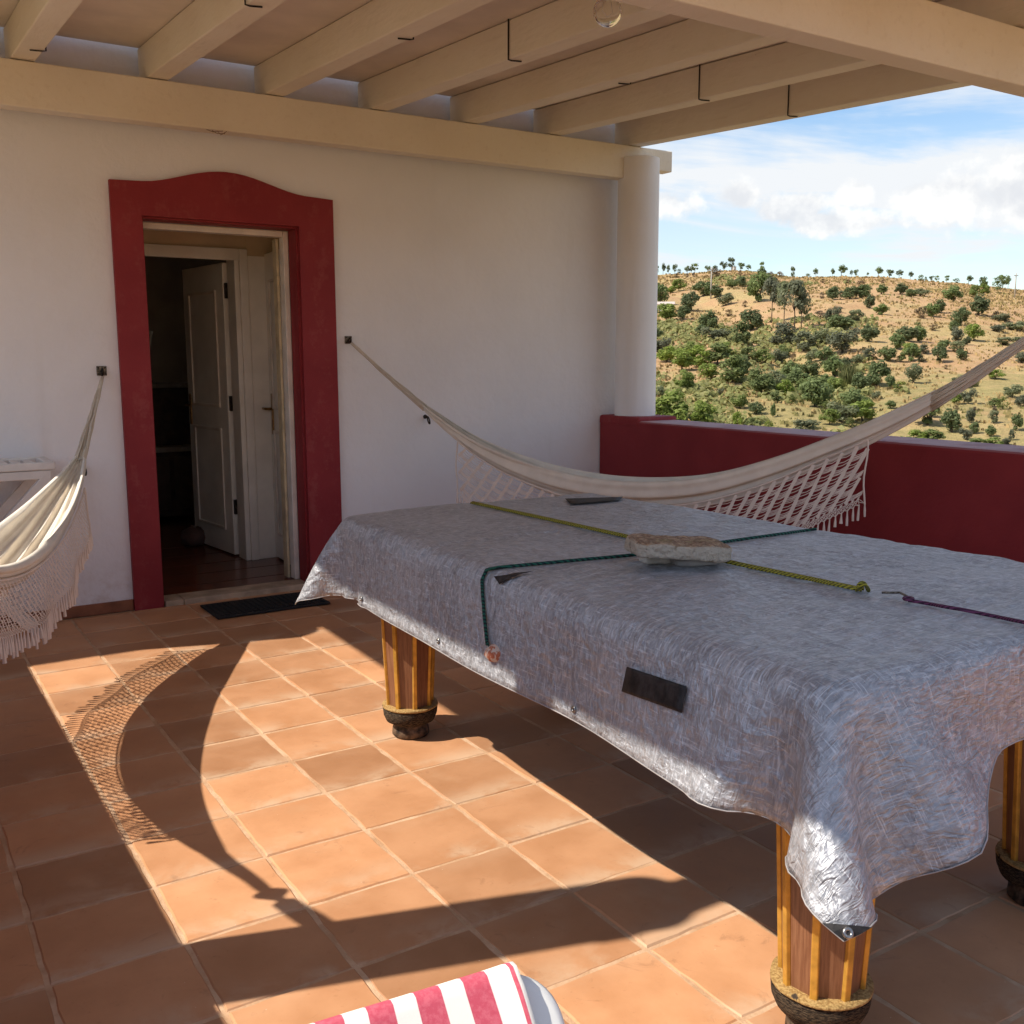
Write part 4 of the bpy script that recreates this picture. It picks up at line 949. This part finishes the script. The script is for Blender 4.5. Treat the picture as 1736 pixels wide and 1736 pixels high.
def mat_towel():
    q = Mat('striped_towel', .95, 0, .1); t = q.tc(); uv = q.tc('UV'); sp = q.N.new('ShaderNodeSeparateXYZ'); q.L.new(uv, sp.inputs[0])
    u = sp.outputs[0]; per = .0593; fr_ = q.math('FRACT', q.math('DIVIDE', q.math('ADD', u, .0315+per*20), per)); s2 = q.math('MULTIPLY', q.ss(fr_, .0, .02), q.ss(fr_, .55, .53))
    edge = q.math('MULTIPLY', q.ss(u, .0265, .0275), q.ss(u, .0325, .0315)); lim = q.ss(u, .006, .004)
    k = q.math('MAXIMUM', q.math('MULTIPLY', s2, lim), edge)
    pink = q.mix(q.ss(q.noise(t, 130, 4, .7), .38, .66), (.56, .09, .13), (.63, .14, .18))
    q.color(q.mix(k, (.84, .80, .72), pink)); q.bump(q.noise(t, 700, 2), .15, .002); return q.m
tw = thing('striped_towel', BP(-.2, .2, .006), 'pink and white striped towel hung over the lounger backrest', 'towel')
mb = MB(); nx_, ny_ = 70, 46; uvs = []
for i in range(nx_+1):
    for j in range(ny_+1):
        u = -.462+.498*i/nx_; v = -.05+.44*j/ny_
        hgt = .0075+.0045*mnoise.noise((u*7, v*5, .3))
        hgt += .010*max(0, (u-.0)/.033)**1.5*max(0, 1-abs(v-.02)/.12)
        uu = u+.006*math.sin(v*14+.5)*max(0, (u+.1)/.15)
        if v >= 0: p_ = BP(uu, v-.002, hgt)
        else: p_ = BP(uu, -.006-.010*math.sin(min(1, -v/.02)*1.57), hgt-max(0, (-v-.006))*1.)
        mb.v.append(tuple(p_)); uvs.append((u, v))
mb.f = [(i*(ny_+1)+j, (i+1)*(ny_+1)+j, (i+1)*(ny_+1)+j+1, i*(ny_+1)+j+1) for i in range(nx_) for j in range(ny_)]
mb.f = [f[::-1] for f in mb.f]
o = mb.build('cloth', mat_towel(), tw, True); ul = o.data.uv_layers.new(name='UVMap')
for lp in o.data.loops: ul.data[lp.index].uv = uvs[lp.vertex_index]
s_ = o.modifiers.new('s', 'SOLIDIFY'); s_.thickness = .004

# ------------------------------------------------------------------ hillside trees and shrubs
def leafmat(name, a, b, c):
    q = Mat(name, .75, 0, .2); t = q.tc(); rnd = q.rand()
    n = q.noise(t, 2.2, 4, .6); col = q.mix(q.ss(n, .35, .65), a, b)
    wn = q.N.new('ShaderNodeNewGeometry'); isl = wn.outputs['Random Per Island']
    col = q.mix(q.ss(isl, .55, 1., 0, .8), col, c)
    col = q.hsv(col, .5, q.math('ADD', .8, q.math('MULTIPLY', rnd, .3)), q.math('ADD', .75, q.math('MULTIPLY', rnd, .5)))
    q.color(col); tr = q.N.new('ShaderNodeBsdfTranslucent'); q.L.new(col, tr.inputs[0]); mx = q.N.new('ShaderNodeMixShader'); mx.inputs[0].default_value = .5
    out = q.N['Material Output']; q.L.new(q.b.outputs[0], mx.inputs[1]); q.L.new(tr.outputs[0], mx.inputs[2]); q.L.new(mx.outputs[0], out.inputs[0]); return q.m
M_BARK = simple('bark', (.10, .07, .045), .9, var=.3, sc=9)
LM = {'dark': leafmat('dark_foliage', (.12, .155, .06), (.19, .24, .095), (.27, .32, .14)),
      'light': leafmat('light_foliage', (.14, .19, .045), (.25, .31, .08), (.36, .40, .13)),
      'grey': leafmat('grey_green_foliage', (.13, .145, .08), (.22, .24, .135), (.30, .31, .19)),
      'dry': leafmat('brown_foliage', (.13, .095, .06), (.22, .16, .095), (.30, .22, .13)),
      'bright': leafmat('bright_foliage', (.11, .15, .03), (.21, .25, .05), (.30, .32, .09)),
      'reed': leafmat('reed_blades', (.15, .17, .04), (.30, .30, .09), (.38, .36, .14))}
def crown(seed, shape, nl, ls, zlo=.0):
    rs = random.Random(seed); mb = MB(); cl = []
    nc = {'round': 17, 'ridge': 11, 'pine': 15, 'sparse': 15}[shape]
    for k in range(nc):
        a = rs.uniform(0, 2*math.pi); cz = rs.uniform(-1, 1); rr = math.sqrt(max(0, 1-cz*cz))*rs.uniform(.45, 1)
        cl.append((Vector((rr*math.cos(a)*.36, rr*math.sin(a)*.36, cz*.34)), rs.uniform(.12, .24)))
    for k in range(nl):
        c, r = rs.choice(cl); d = Vector((rs.gauss(0, 1), rs.gauss(0, 1), rs.gauss(0, 1))).normalized(); p = c+d*r*rs.uniform(.55, 1.05)
        if p.z < -.42: continue
        z = (p.z+.45)/.9; p2 = Vector((p.x, p.y, zlo+(1-zlo)*z))
        n = (d+Vector((rs.uniform(-.7, .7), rs.uniform(-.7, .7), rs.uniform(-.2, .9)))).normalized(); a = n.orthogonal().normalized(); a = (Matrix.Rotation(rs.uniform(0, 6.3), 3, n) @ a); b = n.cross(a); s = ls*rs.uniform(.6, 1.5)
        mb.add([p2-a*s*.6, p2-b*s*.35+a*.1*s, p2+a*s*.8, p2+b*s*.4], [(0, 1, 2, 3)])
    return mb.mesh('crown')
def trunk(seed, h, r, limbs, spread):
    rs = random.Random(seed); mb = MB(); top = Vector((rs.uniform(-.03, .03), rs.uniform(-.03, .03), h))
    mb.tube([(0, 0, -.12), (rs.uniform(-.01, .01), 0, h*.5), top], [r*1.3, r, r*.75], 6)
    for k in range(limbs):
        a = 2*math.pi*k/limbs+rs.uniform(-.4, .4); e = top+Vector((math.cos(a)*spread, math.sin(a)*spread, rs.uniform(.16, .34))); mid = (top+e)/2+Vector((0, 0, -.03))
        mb.tube([top-Vector((0, 0, h*.2)), mid, e], [r*.7, r*.45, r*.15], 5)
    return mb.mesh('trunk')
def reed_mesh(seed):
    rs = random.Random(seed); mb = MB()
    for k in range(260):
        a = rs.uniform(0, 6.3); r = rs.uniform(0, .45); p = Vector((r*math.cos(a), r*math.sin(a), 0)); h = rs.uniform(.5, 1.05); ln = Vector((rs.uniform(-.18, .18), rs.uniform(-.18, .18), 0)); b = rs.uniform(0, 6.3); w = Vector((math.cos(b), math.sin(b), 0))*.014
        mb.add([p-w, p+w, p+ln*.4+Vector((0, 0, h*.6))+w, p+ln+Vector((0, 0, h)), p+ln*.4+Vector((0, 0, h*.6))-w], [(0, 1, 2, 3, 4)])
    return mb.mesh('blades')
PROTO = {}
for kind, (shape, nl, ls, zlo, th, tr, lm, spr, nvar) in {
    'carob': ('round', 1500, .074, .04, .22, .035, 4, .2, 4), 'almond': ('sparse', 1400, .072, .10, .25, .026, 5, .24, 4), 'ridge': ('ridge', 620, .075, .22, .40, .024, 4, .2, 4),
    'olive': ('sparse', 1200, .068, .06, .22, .03, 5, .22, 4), 'pine': ('pine', 800, .065, .42, .55, .020, 5, .2, 3), 'brush': ('sparse', 420, .075, .0, .14, .02, 3, .16, 3)}.items():
    PROTO[kind] = [(crown(hash((kind, v)) % 9973 if False else sum(map(ord, kind))*13+v*71, shape, nl, ls, zlo), trunk(sum(map(ord, kind))+v*5, th, tr, lm, spr)) for v in range(nvar)]
REED = reed_mesh(5)
# u, v of the foot, width, height (as seen), kind, leaf
T = []
def t(kind, leaf, *rows):
    for r in rows: T.append((*r, kind, leaf))
t('ridge', 'dark', (1114,464,9,18),(1124,464,11,20),(1133,463,9,17),(1144,463,12,18),(1165,461,12,14),(1172,461,8,14),(1178,461,15,17),(1200,460,13,12),(1213,459,11,11),(1227,459,15,18),(1240,458,18,23),(1256,458,17,15),(1269,457,12,11),(1291,461,11,18),
  (1344,475,11,23),(1383,468,10,15),(1411,468,9,14),(1426,469,21,19),(1443,469,7,11),(1451,469,10,13),(1471,468,5,7),(1489,469,16,16),(1508,470,17,14),(1524,471,14,13),(1543,472,11,12),(1579,476,10,9),(1588,476,9,10),(1605,477,10,11),(1642,481,14,13),(1666,485,14,15),(1700,485,21,19),(1709,486,10,18))
t('brush', 'dark', (1152,462,8,7),(1560,476,9,8),(1569,476,6,5),(1622,480,10,6),(1369,468,9,5),(1692,492,20,16))
t('brush', 'dry', (1147,471,8,7),(1165,470,6,6),(1176,470,6,7),(1210,474,24,16),(1255,468,8,8),(1306,472,9,10),(1323,471,12,9),(1262,521,9,10),(1236,536,14,10),(1394,507,9,10),(1346,500,16,11),(1563,540,19,15),(1345,613,14,12),(1604,626,7,6),(1652,698,10,6),(1620,695,9,6),(1686,700,9,8),(1262,472,7,6),(1394,480,8,6),(1438,481,9,6),(1458,486,14,8),(1497,480,9,5),(1418,530,26,8),(1390,538,22,9),(1440,545,20,8),(1580,560,14,8),(1690,540,16,8))
t('carob', 'dark', (1291,472,14,15),(1256,486,19,15),(1120,514,26,30),(1194,502,34,22),(1212,505,22,18),(1170,527,30,28),(1157,541,22,20),(1203,560,30,27),(1188,567,17,15),(1272,560,35,29),(1115,574,17,15),(1331,494,30,14),(1411,508,19,18),(1440,507,24,17),(1460,505,30,18),(1494,499,16,13),(1474,523,15,18),(1493,534,21,14),(1425,562,42,23),(1471,579,27,22),(1286,512,34,40),(1302,500,26,30),
  (1526,499,19,14),(1545,504,17,11),(1617,511,27,19),(1578,537,21,17),(1592,531,16,17),(1658,535,25,25),(1628,552,23,23),(1616,561,14,13),(1639,585,11,11),(1557,579,21,20),(1537,578,32,19),(1520,592,23,21),(1601,595,19,14),(1667,487,10,9),
  (1255,640,32,30),(1282,702,25,18),(1310,707,9,20),(1398,620,29,26),(1415,638,31,28),(1430,628,28,18),(1372,643,29,26),(1340,648,31,29),(1352,658,36,27),(1459,662,27,25),(1485,654,33,35),(1508,658,15,18),(1503,612,26,19),(1400,660,29,20),(1465,694,24,17),(1508,693,17,11),(1448,694,36,28),(1382,690,46,42),(1545,613,23,23),(1591,614,21,20),(1630,610,15,14),(1572,720,46,36),(1578,707,23,25),(1613,733,27,31),(1651,735,14,15),(1678,740,14,14),(1721,730,17,20))
t('olive', 'grey', (1120,498,14,10),(1230,518,26,18),(1212,577,42,20),(1122,600,31,25),(1426,505,15,10),(1411,546,25,22),(1452,547,26,18),(1428,598,44,36),(1326,585,42,31),(1362,595,36,27),(1392,583,26,23),(1560,502,26,10),(1620,580,19,21),(1625,598,23,15),(1566,600,17,12),(1118,672,19,15),(1222,670,11,12),(1321,618,26,23),(1376,615,21,20),(1310,664,36,31),(1453,619,19,15),(1475,610,21,16),(1484,678,14,12),(1362,735,48,20),(1427,716,42,30),(1561,614,11,9),(1549,650,25,27),(1629,657,25,16),(1641,684,21,20),(1646,717,15,20),(1637,746,17,17),(1684,718,15,17),(1714,746,9,13),(1706,755,13,10),(1716,674,26,16),(1730,690,17,15),(1700,545,28,10),(1722,560,34,12),(1690,562,22,9),(1728,590,30,14),(1705,585,26,10),(1732,615,26,14))
t('almond', 'light', (1241,488,19,12),(1151,494,21,18),(1136,497,15,10),(1130,546,36,27),(1256,587,36,36),(1651,505,15,16),(1668,501,15,14),(1651,578,23,21),(1541,602,23,16),(1130,614,36,23),(1156,628,42,31),(1186,623,42,31),(1216,618,46,30),(1201,643,35,23),(1241,650,46,40),(1291,668,46,37),(1161,664,35,31),(1137,724,64,54),(1191,724,47,38),(1253,692,27,20),(1250,727,15,25),(1276,728,23,17),(1295,617,26,21),(1317,683,21,17),(1461,714,44,28),(1529,614,13,13),(1649,642,15,9),(1688,643,21,12),(1621,685,17,14),(1686,690,18,11),(1548,752,40,18),(1580,750,40,17),(1655,760,28,13),(1683,759,30,13),(1330,606,22,18),(1175,600,26,18),(1232,604,30,20),(1270,612,26,20),(1415,665,26,20),(1330,670,26,22),(1362,672,30,24),(1406,720,26,22))
t('brush', 'bright', (1557,558,13,10),(1342,685,19,13),(1401,703,26,19),(1525,660,21,11),(1699,694,19,15),(1441,724,22,13),(1305,730,17,15))
t('pine', 'grey', (1308,547,30,62),(1346,566,42,72),(1358,560,26,48),(1329,550,28,56))
t('reed', 'reed', (1440,654,30,32),(1424,660,20,16),(1650,655,12,10))
WORD = {'ridge': 'slender tree', 'carob': 'dark round carob tree', 'olive': 'grey green olive bush', 'almond': 'light green almond tree', 'pine': 'tall thin trunked pine', 'brush': 'low bush', 'reed': 'pale yellow green reed clump'}
def where(u, v):
    if v < 495 and u < 1345: return 'on the ridge left of the pines'
    if v < 495: return 'on the ridge right of the pines'
    if u < 1240: h_ = 'beside the white column'
    elif u < 1380: h_ = 'below the pines' if v > 570 else 'around the pines'
    elif u < 1520: h_ = 'in the gully' if v > 580 else 'on the middle slope'
    else: h_ = 'on the bare right slope' if v < 640 else 'low down at far right'
    if u < 1520 and v > 670: h_ = 'low down above the parapet'
    return h_
def ground_hit(u, v):
    d = ray(u, v); hd = math.hypot(d.x, d.y); tx, ty, tz = d.x/hd, d.y/hd, d.z/hd
    r = 60.; prev = None
    while r < 330:
        if H+tz*r <= terr(tx*r, ty*r): break
        r += 1.
    else: r = DR-1
    lo, hi = r-1, r
    for _ in range(10):
        m_ = (lo+hi)/2
        if H+tz*m_ <= terr(tx*m_, ty*m_): hi = m_
        else: lo = m_
    r = min(hi, DR+3); return Vector((tx*r, ty*r, terr(tx*r, ty*r))), r
ORD = ['leftmost', 'second', 'third', 'fourth', 'fifth', 'sixth', 'seventh', 'eighth', 'ninth', 'tenth', 'eleventh', 'twelfth', 'thirteenth', 'fourteenth', 'fifteenth', 'sixteenth', 'seventeenth', 'eighteenth', 'nineteenth', 'twentieth']
ADJ = {'dry': 'brown ', 'bright': 'bright green ', 'dark': 'dark ', 'light': '', 'grey': '', 'reed': ''}
cls = {}
for k, (u, v, w_, h_, kind, leaf) in enumerate(T):
    key = ((ADJ[leaf] if kind == 'brush' else '')+WORD[kind], where(u, v)); cls.setdefault(key, []).append((u, k))
LAB = {}
for (wd, wh), lst in cls.items():
    lst.sort()
    for n_, (u, k) in enumerate(lst):
        LAB[k] = f'{wd} {wh}' if len(lst) == 1 else (f'leftmost {wd} {wh}' if n_ == 0 else (f'rightmost {wd} {wh}' if n_ == len(lst)-1 else f'{ORD[min(n_, 19)]} {wd} from left {wh}'))
NAME = {'ridge': 'ridge_tree', 'carob': 'carob_tree', 'olive': 'olive_bush', 'almond': 'almond_tree', 'pine': 'pine_tree', 'brush': 'bush', 'reed': 'reed_clump'}
CAT = {'ridge': 'tree', 'carob': 'tree', 'olive': 'bush', 'almond': 'tree', 'pine': 'tree', 'brush': 'bush', 'reed': 'reeds'}
GRP = {'ridge': 'slender trees along the ridge', 'carob': 'carob trees on the hillside', 'olive': 'olive bushes on the hillside', 'almond': 'almond trees on the hillside', 'pine': 'pines on the hillside', 'brush': 'low bushes on the hillside', 'reed': 'reeds in the gully'}
CM = {}
for k, (u, v, w_, h_, kind, leaf) in enumerate(T):
    p, r = ground_hit(u, v); sc = r/FPX/max(.3, 1.0)/math.cos(math.atan2(abs(u-CXY), FPX))*1.0
    W_, H_ = w_*sc*1.25, h_*sc*1.12
    e = thing(NAME[kind], p, LAB[k], CAT[kind], GRP[kind]); k_ = .78 if kind == 'ridge' else 1.; e.scale = (W_*k_, W_*k_, H_*k_); e.rotation_euler = (0, 0, random.uniform(0, 6.28))
    if kind == 'reed':
        key = ('reed', 0, leaf)
        if key not in CM: m_ = REED.copy(); m_.materials.append(LM[leaf]); CM[key] = m_
        o = bpy.data.objects.new('blades', CM[key]); COL.objects.link(o); o.parent = e; continue
    var = random.randrange(len(PROTO[kind])); key = (kind, var, leaf)
    if key not in CM:
        a, b = PROTO[kind][var]; a = a.copy(); b = b.copy(); a.materials.append(LM[leaf]); b.materials.append(M_BARK); CM[key] = (a, b)
    for nm, m_ in zip(('crown', 'trunk'), CM[key]):
        o = bpy.data.objects.new(nm, m_); COL.objects.link(o); o.parent = e
# dry tufts and low scrub, uncountable
def tufts():
    mb = MB(); rs = random.Random(4)
    for k in range(15000):
        a = rs.uniform(R(38), R(63)); d = math.sqrt(rs.uniform(75**2, 298**2)); x, y = d*math.sin(a), d*math.cos(a)
        if mnoise.noise((x*.03, y*.03, 7.))+.6*mnoise.noise((x*.11, y*.11, 2.)) < -.12+rs.uniform(-.25, .2): continue
        z = terr(x, y); s = rs.uniform(.10, .30)*(1+d/400)
        for b in range(3):
            an = rs.uniform(0, 6.3); wv = Vector((math.cos(an), math.sin(an), 0))*s*.55; c = Vector((x+rs.uniform(-.3, .3), y+rs.uniform(-.3, .3), z-.05))
            mb.add([c-wv, c+wv, c+wv*rs.uniform(.2, .9)+Vector((0, 0, s)), c-wv*rs.uniform(.2, .9)+Vector((0, 0, s*rs.uniform(.6, 1)))], [(0, 1, 2, 3)])
    q = Mat('dry_grass', .9, 0, .1); g = q.N.new('ShaderNodeNewGeometry'); t_ = q.tc(); n = q.noise(t_, .05, 5, .6)
    c = q.mix(q.ss(g.outputs['Random Per Island'], .2, .9), (.42, .30, .14), (.26, .19, .085)); c = q.mix(q.ss(n, .5, .66), c, (.20, .18, .07)); q.color(c)
    return tag(mb.build('dry_grass', q.m), kind='stuff')
tufts()
def scrub():
    mb = MB(); rs = random.Random(9); n_ = 0
    while n_ < 1700:
        a = rs.uniform(R(39), R(63)); d = math.sqrt(rs.uniform(82**2, 270**2)); x, y = d*math.sin(a), d*math.cos(a)
        dens = .5*mnoise.noise((x*.022, y*.022, 4.4))+.5*mnoise.noise((x*.07, y*.07, 1.2)) + (.26 if (d < 185 and a < R(52)) else -.16)
        if dens < rs.uniform(-.05, .45): continue
        n_ += 1; z = terr(x, y); s_ = rs.uniform(.35, 1.0)*(1+d/600)
        for b in range(9):
            v_ = Vector((rs.gauss(0, 1), rs.gauss(0, 1), abs(rs.gauss(0, .8)))).normalized(); c = Vector((x, y, z))+Vector((v_.x*s_*.8, v_.y*s_*.8, v_.z*s_*.7)); nn_ = (v_+Vector((rs.uniform(-.6, .6), rs.uniform(-.6, .6), .3))).normalized(); p_ = nn_.orthogonal().normalized()*s_*.38; q_ = nn_.cross(p_)
            mb.add([c-p_, c-q_*.7, c+p_, c+q_*.8], [(0, 1, 2, 3)])
    return tag(mb.build('scrub', leafmat('scrub_foliage', (.20, .21, .08), (.31, .31, .12), (.42, .39, .18))), kind='stuff')
scrub()
def pole(u, vt, vb, label):
    p, r = ground_hit(u, vb); h_ = (vb-vt)*r/FPX*1.06
    t_ = thing('utility_pole', p, label, 'pole', 'utility poles on the hillside'); m_ = simple('grey_pole', (.42, .38, .32), .8)
    MB().tube([p-Vector((0, 0, .5)), p+Vector((0, 0, h_))], [.16, .11], 8).build('shaft', m_, t_, True)
    MB().box((p.x-.8, p.y-.06, p.z+h_-.6), (p.x+.8, p.y+.06, p.z+h_-.45)).build('crossarm', m_, t_)
pole(1205, 459, 507, 'pale utility pole on the slope right of the column')
pole(1720, 471, 505, 'pale utility pole near the right edge below the ridge')
p, r = ground_hit(1122, 526); k = r/FPX
hb_ = thing('farm_building', p, 'low white farm building half hidden behind the column', 'building'); mw = simple('whitewash', (.8, .78, .74), .9)
rz = Matrix.Translation(p) @ Matrix.Rotation(-.75, 4, 'Z')
MB().box((-32*k, -14*k, -1), (20*k, 14*k, 9*k), rz).build('wall', mw, hb_)
MB().hexa([rz @ Vector(q) for q in ((-34*k, -16*k, 9*k), (22*k, -16*k, 9*k), (22*k, 16*k, 9*k), (-34*k, 16*k, 9*k), (-33*k, -15*k, 10*k), (21*k, -15*k, 10*k), (21*k, 2*k, 14*k), (-33*k, 2*k, 14*k))]).build('roof', simple('pale_roof', (.55, .46, .40), .9), hb_)
for q in (-8, 6): MB().box((q*k-2*k, -14.2*k, 2*k), (q*k+2*k, -14.02*k, 6*k), rz).build('window', M_DARKWOOD, hb_)
p, r = ground_hit(1244, 458.6); k = r/FPX
wh = thing('ridge_hut', p, 'tiny white hut among the trees on the ridge', 'hut'); MB().box((p.x-2.6*k, p.y-2.6*k, p.z-.5), (p.x+2.6*k, p.y+2.6*k, p.z+6*k)).build('wall', mw, wh); MB().box((p.x-3*k, p.y-3*k, p.z+6*k), (p.x+3*k, p.y+3*k, p.z+6.8*k)).build('roof', mw, wh)
